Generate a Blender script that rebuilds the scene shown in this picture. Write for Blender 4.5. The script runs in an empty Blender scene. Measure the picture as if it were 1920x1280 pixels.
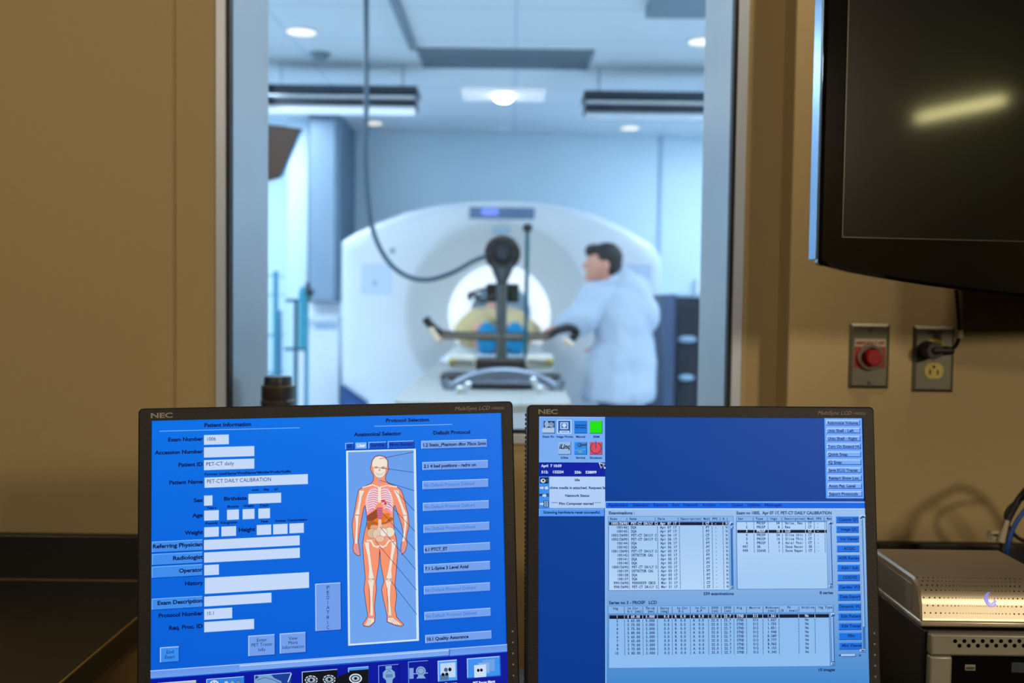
import bpy, bmesh, math, random
from mathutils import Vector, Matrix
random.seed(7)
SC = bpy.context.scene
COL = SC.collection
R = math.radians

# ------------------------------------------------------------------ camera
FPX = 1867.0                                  # 35 mm lens on a 36 mm sensor, 1920 px wide
CAM = Vector((0, 0, 1.24))
_t, _r = R(2.5), R(.74)
FW = Vector((0, math.cos(_t), -math.sin(_t)))
_R0, _U0 = Vector((1, 0, 0)), Vector((0, math.sin(_t), math.cos(_t)))
RT = _R0*math.cos(_r) + _U0*math.sin(_r)
UP = _U0*math.cos(_r) - _R0*math.sin(_r)
cd = bpy.data.cameras.new('camera'); cam = bpy.data.objects.new('camera', cd); COL.objects.link(cam)
cam.matrix_world = Matrix(((RT.x, UP.x, -FW.x, CAM.x), (RT.y, UP.y, -FW.y, CAM.y), (RT.z, UP.z, -FW.z, CAM.z), (0, 0, 0, 1)))
cd.lens = 35.0; cd.sensor_width = 36.0; cd.clip_start = .02
cd.dof.use_dof = True; cd.dof.focus_distance = 1.07; cd.dof.aperture_fstop = 4.2
SC.camera = cam

# ------------------------------------------------------------------ world, exposure
w = bpy.data.worlds.new('world'); SC.world = w; w.use_nodes = True
w.node_tree.nodes['Background'].inputs[0].default_value = (0.02, 0.025, 0.03, 1)
w.node_tree.nodes['Background'].inputs[1].default_value = .3
SC.view_settings.view_transform = 'Standard'; SC.view_settings.look = 'None'
SC.view_settings.exposure = 0.0; SC.view_settings.gamma = 1.0; SC.view_settings.use_curve_mapping = False
SC.cycles.use_denoising = True; SC.cycles.max_bounces = 8; SC.cycles.diffuse_bounces = 5
SC.cycles.transparent_max_bounces = 12; SC.cycles.sample_clamp_indirect = 4.0
SC.cycles.caustics_reflective = False; SC.cycles.caustics_refractive = False

# ------------------------------------------------------------------ lamps of the two rooms, with added fill lights
def lin(c):
    c = c/255.0
    return c/12.92 if c <= .04045 else ((c+.055)/1.055)**2.4
def rgb(r, g, b): return (lin(r), lin(g), lin(b), 1.0)
def lamp(kind, name, loc, power, color, aim=None, **kw):
    d = bpy.data.lights.new(name, kind); d.energy = power; d.color = color
    for k, v in kw.items(): setattr(d, k, v)
    o = bpy.data.objects.new(name, d); COL.objects.link(o); o.location = loc
    if aim is not None: o.rotation_euler = (Vector(aim)-Vector(loc)).to_track_quat('-Z', 'Y').to_euler()
    return o
PANEL_EMIT = 22.0            # added panels out of view that light the scanner room
TUBE_EMIT = 42.0
WARM = (1.0, .82, .56)
lamp('SPOT', 'wall_washer_bulb', (.86, 1.22, 2.60), 46, WARM, (.62, 1.66, 1.9), spot_size=R(62), spot_blend=.5, shadow_soft_size=.04)
lamp('SPOT', 'room_spot_bulb', (-1.95, -1.7, 2.58), 105, WARM, (.55, 1.7, 1.05), spot_size=R(80), spot_blend=.8, shadow_soft_size=.09)
lamp('SPOT', 'rear_fill_spot', (2.5, -2.7, 2.25), 230, WARM, (.1, 1.7, 1.1), spot_size=R(80), spot_blend=.8, shadow_soft_size=.24)  # added fill spot that lifts the wall shadow under the television
lamp('AREA', 'overhead_fill', (-.25, .1, 2.62), 11, WARM, (0, 1.3, .4), size=.8)  # added overhead fill for the desk and monitor fronts

# ------------------------------------------------------------------ pixel helpers (a pixel of the photo -> a point at a known depth)
def ray(px, py): return (FW + RT*((px-960)/FPX) - UP*((py-640)/FPX))
def P(px, py, Y):
    d = ray(px, py); return CAM + d*((Y-CAM.y)/d.y)
def PZ(px, py, z):
    d = ray(px, py); return CAM + d*((z-CAM.z)/d.z)

# ------------------------------------------------------------------ materials
def mat(name, col, rough=.5, metal=0.0, var=.06, scale=8.0, bump=0.0, coat=0.0, coatr=.03, spec=.5, emit=None, es=0.0, stretch=None):
    m = bpy.data.materials.new(name); m.use_nodes = True
    nt = m.node_tree; n = nt.nodes; l = nt.links; b = n['Principled BSDF']
    b.inputs['Roughness'].default_value = rough; b.inputs['Metallic'].default_value = metal
    b.inputs['Coat Weight'].default_value = coat; b.inputs['Coat Roughness'].default_value = coatr; b.inputs['Specular IOR Level'].default_value = spec
    tc = n.new('ShaderNodeTexCoord'); mp = n.new('ShaderNodeMapping'); no = n.new('ShaderNodeTexNoise')
    if stretch: mp.inputs['Scale'].default_value = stretch
    l.new(tc.outputs['Object'], mp.inputs['Vector']); l.new(mp.outputs['Vector'], no.inputs['Vector'])
    no.inputs['Scale'].default_value = scale; no.inputs['Detail'].default_value = 4
    mx = n.new('ShaderNodeMix'); mx.data_type = 'RGBA'
    c = rgb(*col)
    mx.inputs['A'].default_value = tuple(v*(1-var) for v in c[:3])+(1,)
    mx.inputs['B'].default_value = tuple(min(1, v*(1+var)) for v in c[:3])+(1,)
    l.new(no.outputs['Fac'], mx.inputs['Factor']); l.new(mx.outputs['Result'], b.inputs['Base Color'])
    if bump:
        bp = n.new('ShaderNodeBump'); bp.inputs['Strength'].default_value = bump; bp.inputs['Distance'].default_value = .002
        l.new(no.outputs['Fac'], bp.inputs['Height']); l.new(bp.outputs['Normal'], b.inputs['Normal'])
    if emit:
        b.inputs['Emission Color'].default_value = rgb(*emit); b.inputs['Emission Strength'].default_value = es
    return m
def glass(name, tint=(1, 1, 1), rf=.08, rough=0.0):
    m = bpy.data.materials.new(name); m.use_nodes = True; nt = m.node_tree; n = nt.nodes; l = nt.links
    n.remove(n['Principled BSDF'])
    t = n.new('ShaderNodeBsdfTransparent'); g = n.new('ShaderNodeBsdfGlossy'); mx = n.new('ShaderNodeMixShader'); fr = n.new('ShaderNodeFresnel')
    t.inputs[0].default_value = tint+(1,); g.inputs['Roughness'].default_value = rough; fr.inputs['IOR'].default_value = 1.35
    l.new(fr.outputs[0], mx.inputs[0]); l.new(t.outputs[0], mx.inputs[1]); l.new(g.outputs[0], mx.inputs[2])
    l.new(mx.outputs[0], n['Material Output'].inputs[0]); return m
M = dict(
    paint=mat('tan_wall_paint', (174, 153, 112), .6, scale=60, var=.04, bump=.15),
    paint_side=mat('tan_casing_paint', (174, 148, 104), .55, scale=60, var=.04, bump=.1),
    lip=mat('pale_metal_trim', (190, 202, 224), .4, .2),
    steel=mat('brushed_steel_jamb', (158, 158, 156), .36, .85, var=.08, scale=3, stretch=(3, 3, 1)),
    gasket=mat('black_rubber', (10, 12, 16), .6),
    counter=mat('black_laminate', (20, 17, 15), .38, scale=180, var=.5, bump=.1),
    desk=mat('grey_desk_laminate', (70, 62, 52), .5, scale=120, var=.2),
    cfloor=mat('brown_vinyl_floor', (90, 76, 60), .5), cceil=mat('off_white_ceiling', (150, 135, 110), .8),
    sceil=None,
    swall=mat('pale_blue_wall', (206, 227, 239), .5, scale=2, var=.02),
    sfloor=mat('pale_vinyl_floor', (212, 220, 226), .3, scale=40, var=.05),
    white=mat('white_plastic', (226, 232, 238), .32, var=.02),
    whitedull=mat('white_enamel', (205, 214, 224), .45, var=.03),
    bluegrey=mat('blue_grey_laminate', (150, 180, 204), .5),
    dgrey=mat('dark_grey_metal', (58, 66, 76), .4, .6),
    black=mat('black_plastic', (20, 20, 22), .45, bump=.15, scale=400),
    bezel=mat('black_textured_bezel', (27, 25, 27), .5, scale=900, var=.3, bump=.2),
    rubber=mat('black_cable_rubber', (14, 14, 15), .5),
    hose=mat('blue_black_hose', (40, 68, 88), .4),
    chrome=mat('polished_chrome', (215, 220, 225), .15, 1.0),
    silver=mat('silver_painted_plastic', (176, 166, 148), .33, .6, scale=500, var=.05),
    silverf=mat('silver_grey_panel', (150, 146, 134), .4, .4, scale=500, var=.05),
    glossblack=mat('gloss_black_plastic', (8, 8, 8), .09, coat=.6),
    tvscreen=mat('matte_black_display', (10, 11, 9), .26, spec=.12, coat=.5, coatr=.065),
    plate=mat('satin_steel_plate', (104, 102, 90), .45, .55, scale=30, stretch=(1, 1, 20)),
    red=mat('red_button_plastic', (150, 10, 12), .4, spec=.3), redlabel=mat('red_paper_label', (150, 28, 20), .5),
    labelwhite=mat('white_label', (180, 172, 150), .5), yellow=mat('yellow_ivory_outlet', (190, 172, 84), .4),
    hole=mat('black_hole', (4, 4, 4), .8, spec=.1), khaki=mat('khaki_cloth', (198, 176, 128), .85, bump=.3, scale=30),
    blue=mat('bright_blue_cloth', (10, 122, 168), .8, bump=.2, scale=60), skin=mat('skin', (214, 150, 128), .5, var=.08, scale=20),
    hair=mat('dark_brown_hair', (44, 38, 38), .6, var=.3, scale=90, bump=.6), coat=mat('white_lab_coat_cloth', (182, 196, 214), .85, scale=9, var=.04, bump=.3),
    trousers=mat('navy_trousers', (50, 62, 86), .85), brown=mat('brown_display_back', (62, 42, 30), .5),
    teal=mat('teal_clear_plastic', (60, 150, 175), .25, var=.1), tealdark=mat('dark_teal_metal', (40, 96, 112), .35, .4),
    bluecable=mat('blue_cable', (20, 80, 170), .4), navy=mat('navy_base', (46, 84, 140), .5), yellowk=mat('yellow_knob', (140, 120, 20), .4),
    grille=mat('slate_grille', (120, 138, 150), .6), green=mat('green_circuit', (20, 52, 34), .5),
    logo=mat('grey_printed_lettering', (150, 145, 138), .5), pinkw=mat('pale_gel', (225, 190, 195), .5),
    fabricw=mat('pale_sheet', (206, 214, 216), .8),
)
# ceiling of the scanner room: lay-in tiles
def tiles(name, col, line, sx, sy):
    m = mat(name, col, .8); n = m.node_tree.nodes; l = m.node_tree.links; b = n['Principled BSDF']
    br = n.new('ShaderNodeTexBrick'); br.offset = 0; br.inputs['Color1'].default_value = rgb(*col); br.inputs['Color2'].default_value = rgb(*[c-3 for c in col])
    br.inputs['Mortar'].default_value = rgb(*line); br.inputs['Scale'].default_value = 1; br.inputs['Mortar Size'].default_value = .012
    br.inputs['Brick Width'].default_value = sx; br.inputs['Row Height'].default_value = sy
    tc = n.new('ShaderNodeTexCoord'); l.new(tc.outputs['Object'], br.inputs['Vector']); l.new(br.outputs['Color'], b.inputs['Base Color']); return m
M['sceil'] = tiles('ceiling_tiles', (222, 230, 236), (200, 214, 226), 1.22, .61)
M['warmdisc'] = mat('warm_lamp_disc', (255, 240, 220), .5, emit=(255, 236, 214), es=1.0)
M['coolpanel'] = mat('cool_light_panel', (230, 240, 255), .5, emit=(206, 228, 248), es=PANEL_EMIT)
M['hotlamp'] = mat('white_exam_lamp', (255, 255, 255), .5, emit=(240, 248, 255), es=14)
M['tube'] = mat('fluorescent_tube', (255, 250, 210), .5, emit=(255, 244, 170), es=TUBE_EMIT)
M['glow'] = mat('blue_indicator', (120, 120, 250), .5, emit=(150, 150, 245), es=.8)
M['uiglow'] = mat('blue_status_display', (110, 130, 235), .4, emit=(120, 140, 235), es=.7)
M['glass'] = glass('window_glass'); M['tealglass'] = glass('teal_glass', (.35, .75, .85))

# ------------------------------------------------------------------ mesh builder
class MB:
    def __init__(s): s.v = []; s.f = []; s.m = []; s.cur = 0
    def add(s, vs, fs):
        o = len(s.v); s.v += [tuple(v) for v in vs]; s.f += [tuple(i+o for i in f) for f in fs]; s.m += [s.cur]*len(fs); return s
    def box(s, a, b):
        x0, y0, z0 = a; x1, y1, z1 = b
        return s.add([(x0,y0,z0),(x1,y0,z0),(x1,y1,z0),(x0,y1,z0),(x0,y0,z1),(x1,y0,z1),(x1,y1,z1),(x0,y1,z1)],
                     [(0,3,2,1),(4,5,6,7),(0,1,5,4),(1,2,6,5),(2,3,7,6),(3,0,4,7)])
    def cyl(s, p0, p1, r0, r1=None, n=24):
        r1 = r0 if r1 is None else r1; p0 = Vector(p0); p1 = Vector(p1); d = (p1-p0).normalized()
        a = d.orthogonal().normalized(); b = d.cross(a); vs = []
        for p, r in ((p0, r0), (p1, r1)):
            for i in range(n):
                t = 2*math.pi*i/n; vs.append(p + a*(r*math.cos(t)) + b*(r*math.sin(t)))
        fs = [(i, (i+1) % n, n+(i+1) % n, n+i) for i in range(n)] + [tuple(range(n))[::-1], tuple(range(n, 2*n))]
        return s.add(vs, fs)
    def tube(s, pts, r, n=12):
        pts = [Vector(p) for p in pts]; k = len(pts); vs = []; a = None
        for i, p in enumerate(pts):
            d = (pts[min(i+1, k-1)]-pts[max(i-1, 0)]).normalized()
            a = d.orthogonal().normalized() if a is None else (a - d*a.dot(d)).normalized()
            b = d.cross(a); rr = r[i] if isinstance(r, (list, tuple)) else r
            for j in range(n):
                t = 2*math.pi*j/n; vs.append(p + a*(rr*math.cos(t)) + b*(rr*math.sin(t)))
        fs = [(i*n+j, i*n+(j+1) % n, (i+1)*n+(j+1) % n, (i+1)*n+j) for i in range(k-1) for j in range(n)]
        return s.add(vs, fs + [tuple(range(n))[::-1], tuple(range((k-1)*n, k*n))])
    def ball(s, c, r, n=20, m=12):
        if not isinstance(r, (tuple, list)): r = (r, r, r)
        vs = [(c[0], c[1], c[2]+r[2])]
        for i in range(1, m):
            p = math.pi*i/m
            for j in range(n):
                t = 2*math.pi*j/n; vs.append((c[0]+r[0]*math.sin(p)*math.cos(t), c[1]+r[1]*math.sin(p)*math.sin(t), c[2]+r[2]*math.cos(p)))
        vs.append((c[0], c[1], c[2]-r[2])); L = len(vs)-1
        fs = [(0, 1+j, 1+(j+1) % n) for j in range(n)]
        fs += [(1+i*n+j, 1+(i+1)*n+j, 1+(i+1)*n+(j+1) % n, 1+i*n+(j+1) % n) for i in range(m-2) for j in range(n)]
        fs += [(L, 1+(m-2)*n+(j+1) % n, 1+(m-2)*n+j) for j in range(n)]
        return s.add(vs, fs)
    def capsule(s, p0, p1, r0, r1):
        s.cyl(p0, p1, r0, r1, 20); s.ball(p0, r0); return s.ball(p1, r1)
    def loops(s, loops, closed_ends=True):
        n = len(loops[0]); vs = [v for l in loops for v in l]
        fs = [(i*n+j, i*n+(j+1) % n, (i+1)*n+(j+1) % n, (i+1)*n+j) for i in range(len(loops)-1) for j in range(n)]
        if closed_ends: fs += [tuple(range(n))[::-1], tuple(range((len(loops)-1)*n, len(loops)*n))]
        return s.add(vs, fs)
    def prism(s, poly, y0, y1):          # polygon in x,z swept along y
        n = len(poly); vs = [(x, y0, z) for x, z in poly] + [(x, y1, z) for x, z in poly]
        return s.add(vs, [tuple(range(n)), tuple(range(n, 2*n))[::-1]] + [(i, n+i, n+(i+1) % n, (i+1) % n) for i in range(n)])
def obj(name, mb, mats, parent=None, bevel=0, smooth=True, local=False, remesh=0, fix=True):
    me = bpy.data.meshes.new(name); off = Vector((0, 0, 0))
    if parent is not None and not local:
        q = parent
        while q is not None: off += q.location; q = q.parent
    me.from_pydata([(v[0]-off.x, v[1]-off.y, v[2]-off.z) for v in mb.v], [], mb.f)
    if fix:
        bm = bmesh.new(); bm.from_mesh(me); bmesh.ops.recalc_face_normals(bm, faces=bm.faces); bm.to_mesh(me); bm.free()
    ms = mats if isinstance(mats, (list, tuple)) else [mats]
    for m in ms: me.materials.append(m)
    if len(ms) > 1: me.polygons.foreach_set('material_index', mb.m)
    if smooth:
        me.polygons.foreach_set('use_smooth', [True]*len(me.polygons)); me.set_sharp_from_angle(angle=.55)
    o = bpy.data.objects.new(name, me); COL.objects.link(o)
    if parent is not None: o.parent = parent
    if bevel:
        b = o.modifiers.new('bevel', 'BEVEL'); b.width = bevel; b.segments = 3; b.limit_method = 'ANGLE'
    if remesh:
        r = o.modifiers.new('remesh', 'REMESH'); r.mode = 'VOXEL'; r.voxel_size = remesh; r.use_smooth_shade = True
        c = o.modifiers.new('smooth', 'SMOOTH'); c.iterations = 4; c.factor = .5
    return o
def thing(name, label, cat, loc=(0, 0, 0), group=None, rot=None):
    o = bpy.data.objects.new(name, None); COL.objects.link(o); o.location = loc; o.empty_display_size = .05
    if rot is not None: o.rotation_euler = rot
    return tag(o, label, cat, group)
def tag(o, label, cat, group=None):
    o['label'] = label; o['category'] = cat
    if group: o['group'] = group
    return o
def struct(name, mb, m, **k):
    o = obj(name, mb, m, **k); o['kind'] = 'structure'; return o
def spline(pts, n=8):
    pts = [Vector(p) for p in pts]; out = []; q = [pts[0]*2-pts[1]]+pts+[pts[-1]*2-pts[-2]]
    for i in range(1, len(q)-2):
        for k in range(n):
            t = k/n; a, b, c, d = q[i-1], q[i], q[i+1], q[i+2]
            out.append(.5*((2*b)+(c-a)*t+(2*a-5*b+4*c-d)*t*t+(3*b-a-3*c+d)*t**3))
    return out+[pts[-1]]

# ------------------------------------------------------------------ glyphs
FONT = {}
def build_font():
    tmp = []
    chars = [chr(i) for i in range(33, 127)]
    for bold in (0, 1):
        for c in chars + ['H H', 'HH']:
            for body in ((c, c+c) if len(c) == 1 else (c,)):
                cu = bpy.data.curves.new('glyph', 'FONT'); cu.body = body; cu.size = 1; cu.resolution_u = 3
                if bold: cu.offset = .034
                o = bpy.data.objects.new('glyph', cu); COL.objects.link(o); tmp.append((bold, c, body, o))
    dg = bpy.context.evaluated_depsgraph_get(); dg.update(); got = {}
    for bold, c, body, o in tmp:
        ev = o.evaluated_get(dg); me = ev.to_mesh()
        got[(bold, body)] = ([(v.co.x, v.co.y) for v in me.vertices], [tuple(p.vertices) for p in me.polygons]); ev.to_mesh_clear()
    for bold, c, body, o in tmp:
        cu = o.data; bpy.data.objects.remove(o); bpy.data.curves.remove(cu)
    mx = lambda k: max(v[0] for v in got[k][0])
    for bold in (0, 1):
        for c in chars: FONT[(bold, c)] = (got[(bold, c)][0], got[(bold, c)][1], mx((bold, c+c))-mx((bold, c)))
        FONT[(bold, ' ')] = ([], [], mx((bold, 'H H'))-mx((bold, 'HH')))
        FONT[(bold, 'cap')] = max(v[1] for v in got[(bold, 'H')][0])
build_font()
def layout(s, bold=0, mono=False):
    """glyph placements in units of font size: list of (char, x), total width"""
    x = 0; out = []
    for c in s:
        a = FONT[(bold, c)][2]
        if mono:
            sc = min(1, .62/a) if a > .62 else 1
            out.append((c, x+(.6-a*sc)/2, sc)); x += .6
        else: out.append((c, x, 1)); x += a
    return out, x
def glyph_polys(s, bold=0, mono=False):
    lay, wd = layout(s, bold, mono)
    for c, x, sc in lay:
        vs, fs, a = FONT[(bold, c)]; yield [(x+u*sc, v) for u, v in vs], fs
def lettering(name, s, origin, right, up, cap, m, parent, width=None, bold=0, slant=0, thick=.0004, local=False):
    """raised lettering on a surface: origin = left end of baseline"""
    origin = Vector(origin); right = Vector(right).normalized(); up = Vector(up).normalized(); nrm = right.cross(up)
    size = cap/FONT[(bold, 'cap')]; _, wd = layout(s, bold); k = (width/(wd*size)) if width else 1
    mb = MB()
    for vs, fs in glyph_polys(s, bold):
        mb.add([origin + right*((u+v*slant)*size*k) + up*(v*size) + nrm*thick for u, v in vs], fs)
    return obj(name, mb, m, parent, smooth=False, local=local, fix=False)

# ------------------------------------------------------------------ displays (flat pictures shown by the two monitors)
class Display:
    """coloured polygons on the screen plane; x right, y down, in metres from the screen's top left corner"""
    def __init__(s, origin, ex, up, n):
        s.o, s.ex, s.up, s.n = origin, ex, up, n; s.v = []; s.f = []; s.c = []; s.lay = 0
    def at(s, p):
        d = ray(*p); t = (s.o-CAM).dot(s.n)/d.dot(s.n); q = CAM+d*t-s.o; return (q.dot(s.ex), -q.dot(s.up))
    def step(s): s.lay += 1
    def raw(s, pts, faces, cols):
        o = len(s.v); y = -.00001*s.lay-.00002
        s.v += [(x, y, -z) for x, z in pts]
        for f in faces:
            s.f.append(tuple(i+o for i in f)); s.c.append([cols[i] for i in f] if isinstance(cols, list) else [cols]*len(f))
    def clip(s, p): return (min(max(p[0], 0), .376), min(max(p[1], 0), .301))
    def rect_l(s, x0, y0, x1, y1, c, c2=None, clip=True):
        if clip: x0, y0 = s.clip((x0, y0)); x1, y1 = s.clip((x1, y1))
        a = rgb(*c); b = rgb(*(c2 or c)); s.step()
        s.raw([(x0, y0), (x1, y0), (x1, y1), (x0, y1)], [(0, 3, 2, 1)], [a, a, b, b])
    def rect(s, p0, p1, c, c2=None):
        a = s.at(p0); b = s.at(p1); s.rect_l(a[0], a[1], b[0], b[1], c, c2)
    def button(s, p0, p1, face, light, dark, bw=.0007, face2=None):
        a = s.at(p0); b = s.at(p1); x0, y0, x1, y1 = a[0], a[1], b[0], b[1]
        s.rect_l(x0, y0, x1, y1, dark); s.rect_l(x0, y0, x1-bw, y1-bw, light); s.rect_l(x0+bw, y0+bw, x1-bw, y1-bw, face, face2)
    def poly(s, pts, c, local=False):
        q = pts if local else [s.at(p) for p in pts]; s.step(); s.raw([s.clip(p) for p in q], [tuple(range(len(q)))], rgb(*c))
    def ell(s, p, rx, ry, c, n=20, a0=0):
        s.poly([(p[0]+rx*math.cos(2*math.pi*i/n), p[1]+ry*math.sin(2*math.pi*i/n)) for i in range(n)], c)
    def line(s, pts, wpx, c, closed=False):
        q = [s.at(p) for p in pts]; q = q+[q[0]] if closed else q; s.step(); wd = wpx*.00058/2
        for a, b in zip(q[:-1], q[1:]):
            dx, dy = b[0]-a[0], b[1]-a[1]; L = math.hypot(dx, dy) or 1; nx, ny = -dy/L*wd, dx/L*wd; ex, ey = dx/L*wd*.6, dy/L*wd*.6
            z = [(a[0]+nx-ex, a[1]+ny-ey), (b[0]+nx+ex, b[1]+ny+ey), (b[0]-nx+ex, b[1]-ny+ey), (a[0]-nx-ex, a[1]-ny-ey)]
            s.raw([s.clip(p) for p in z], [(0, 1, 2, 3)], rgb(*c))
    def text(s, p0, xend, t, cap, c, bold=1, mono=False, slant=0, maxx=None):
        """p0 = left end of the baseline, xend = pixel of the right end (None: natural width), cap in photo pixels"""
        a = s.at(p0); b = s.at((xend, p0[1])) if xend is not None else None
        sc = .301/.3/ (FPX/ (s.o-CAM).dot(FW)); size = cap*1.1*sc/FONT[(bold, 'cap')]
        _, wd = layout(t, bold, mono); kx = (b[0]-a[0])/wd if b else size; s.step()
        for vs, fs in glyph_polys(t, bold, mono):
            if not vs: continue
            pts = [(a[0]+(u+v*slant*size/kx)*kx, a[1]-v*size) for u, v in vs]
            if maxx is not None: 
                m_ = s.at((maxx, p0[1]))[0]
                if min(p[0] for p in pts) > m_: continue
                pts = [(min(p[0], m_), p[1]) for p in pts]
            s.raw([s.clip(p) for p in pts], fs, rgb(*c))
    def build(s, name, parent):
        me = bpy.data.meshes.new(name); me.from_pydata(s.v, [], s.f)
        at = me.color_attributes.new('picture', 'FLOAT_COLOR', 'CORNER'); flat = []
        for cs in s.c:
            for c in cs: flat += c
        at.data.foreach_set('color', flat)
        m = bpy.data.materials.new('lit_display'); m.use_nodes = True; n = m.node_tree.nodes; l = m.node_tree.links; b = n['Principled BSDF']
        vc = n.new('ShaderNodeVertexColor'); vc.layer_name = 'picture'
        l.new(vc.outputs['Color'], b.inputs['Emission Color']); b.inputs['Emission Strength'].default_value = 1.0
        b.inputs['Base Color'].default_value = (.004, .004, .005, 1); b.inputs['Roughness'].default_value = .4; b.inputs['Specular IOR Level'].default_value = .15
        me.materials.append(m); o = bpy.data.objects.new(name, me); COL.objects.link(o); o.parent = parent; return o
def crop(ox, oy, s): return lambda x, y: (ox+x/s, oy+y/s)
c1 = crop(260, 750, 5.3333); c2 = crop(260, 980, 4.2667); c3 = crop(610, 750, 5.3333); c4 = crop(610, 980, 4.2667)
c5 = crop(980, 750, 5.565); c6 = crop(1310, 750, 5.565); c7 = crop(1120, 940, 6.857); c8 = crop(1370, 940, 6.857)
c9 = crop(1120, 1110, 6.857); c10 = crop(1370, 1110, 6.857); cb = crop(630, 830, 3.282)

def frame_of(a, t, r):
    ca, sa = math.cos(a), math.sin(a); ex = Vector((ca, sa, 0)); n = Vector((sa, -ca, 0)); z = Vector((0, 0, 1))
    n2 = n*math.cos(t)+z*math.sin(t); up = z*math.cos(t)-n*math.sin(t)
    return ex*math.cos(r)+up*math.sin(r), up*math.cos(r)-ex*math.sin(r), n2
DESK_Z = .735
def monitor(label, o, ang, paint, mirror=False):
    ex, up, n = frame_of(*[R(v) for v in ang]); o = Vector(o)
    root = thing('computer_monitor', label, 'monitor', o, 'twin desktop monitors on the desk')
    mw = Matrix(((ex.x, -n.x, up.x, o.x), (ex.y, -n.y, up.y, o.y), (ex.z, -n.z, up.z, o.z), (0, 0, 0, 1)))
    root.matrix_world = mw
    W, H, B, BB = .376, .301, .0132, .020
    # bezel: frame around the screen, rounded outside corners
    def rr(x0, z0, x1, z1, r, k=5):
        pts = []
        for cx, cz, a0 in ((x1-r, z1-r, 0), (x0+r, z1-r, 90), (x0+r, z0+r, 180), (x1-r, z0+r, 270)):
            for i in range(k+1):
                a = R(a0+90*i/k); pts.append((cx+r*math.cos(a), cz+r*math.sin(a)))
        return pts
    mb = MB(); out = rr(-B, -H-BB, W+B, B, .005); inn = rr(0, -H, W, 0, .0003); k = len(out)
    out2 = rr(-B+.0015, -H-BB+.0015, W+B-.0015, B-.0015, .0045)
    mb.loops([[(x, .016, z) for x, z in out], [(x, -.0015, z) for x, z in out], [(x, -.003, z) for x, z in out2], [(x, -.003, z) for x, z in inn], [(x, .003, z) for x, z in inn], [(x, .016, z) for x, z in inn]], closed_ends=False)
    obj('bezel', mb, M['bezel'], root, local=True, fix=False)
    mb = MB(); mb.loops([[(x, .016, z) for x, z in out], [(x, .034, z) for x, z in out2], [(x, .05, z) for x, z in rr(.02, -H+.02, W-.02, -.03, .02)]])
    back = obj('back_shell', mb, M['black'], root, local=True)
    mb = MB()
    for i in range(60):                       # side vents in the shell
        z = .002-i*.0052; mb.box((-B-.0002, .019, z-.0016), (-B+.004, .031, z+.0016))
    obj('side_vent', mb, M['hole'], back, local=True)
    lettering('brand_lettering', 'NEC', (-.0012, -.003, .0030), (1, 0, 0), (0, 0, 1), .0052, M['logo'], root, width=.0225, bold=1, local=True)
    lettering('model_lettering', 'MultiSync LCD', (.322, -.003, .0040), (1, 0, 0), (0, 0, 1), .0042, M['logo'], root, width=.040, slant=.28, local=True)
    lettering('model_number', '1990SXi', (.3632, -.003, .0040), (1, 0, 0), (0, 0, 1), .0029, M['logo'], root, width=.0155, slant=.28, local=True)
    for i in range(5):
        z = -.243-.012*i; mb = MB(); mb.cyl((W+B/2, -.0032, z), (W+B/2, -.0026, z), .0011, n=12); obj('button_mark', mb, M['logo'], root, local=True)
    inv = mw.inverted()
    # stand, built upright in the room
    c = o+ex*(W/2)-n*.05; zb = DESK_Z
    mb = MB(); yaw = Matrix.Rotation(math.atan2(ex.y, ex.x), 3, 'Z')
    def wbox(mb, a, b, cx):
        t = MB(); t.box(a, b); t.v = [tuple(inv @ (yaw @ Vector(v) + cx)) for v in t.v]; mb.add(t.v, t.f)
    base = Vector((c.x, c.y, zb)) + (-Vector((n.x, n.y, 0)))*.03
    wbox(mb, (-.12, -.09, 0), (.12, .09, .018), base); obj('stand_base', mb, M['black'], root, local=True, bevel=.006)
    mb = MB(); wbox(mb, (-.035, .0, .016), (.035, .03, .29), base); obj('stand_column', mb, M['black'], root, local=True, bevel=.004)
    d = Display(o, ex, up, n); paint(d); d.build('screen', root)
    return root

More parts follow.
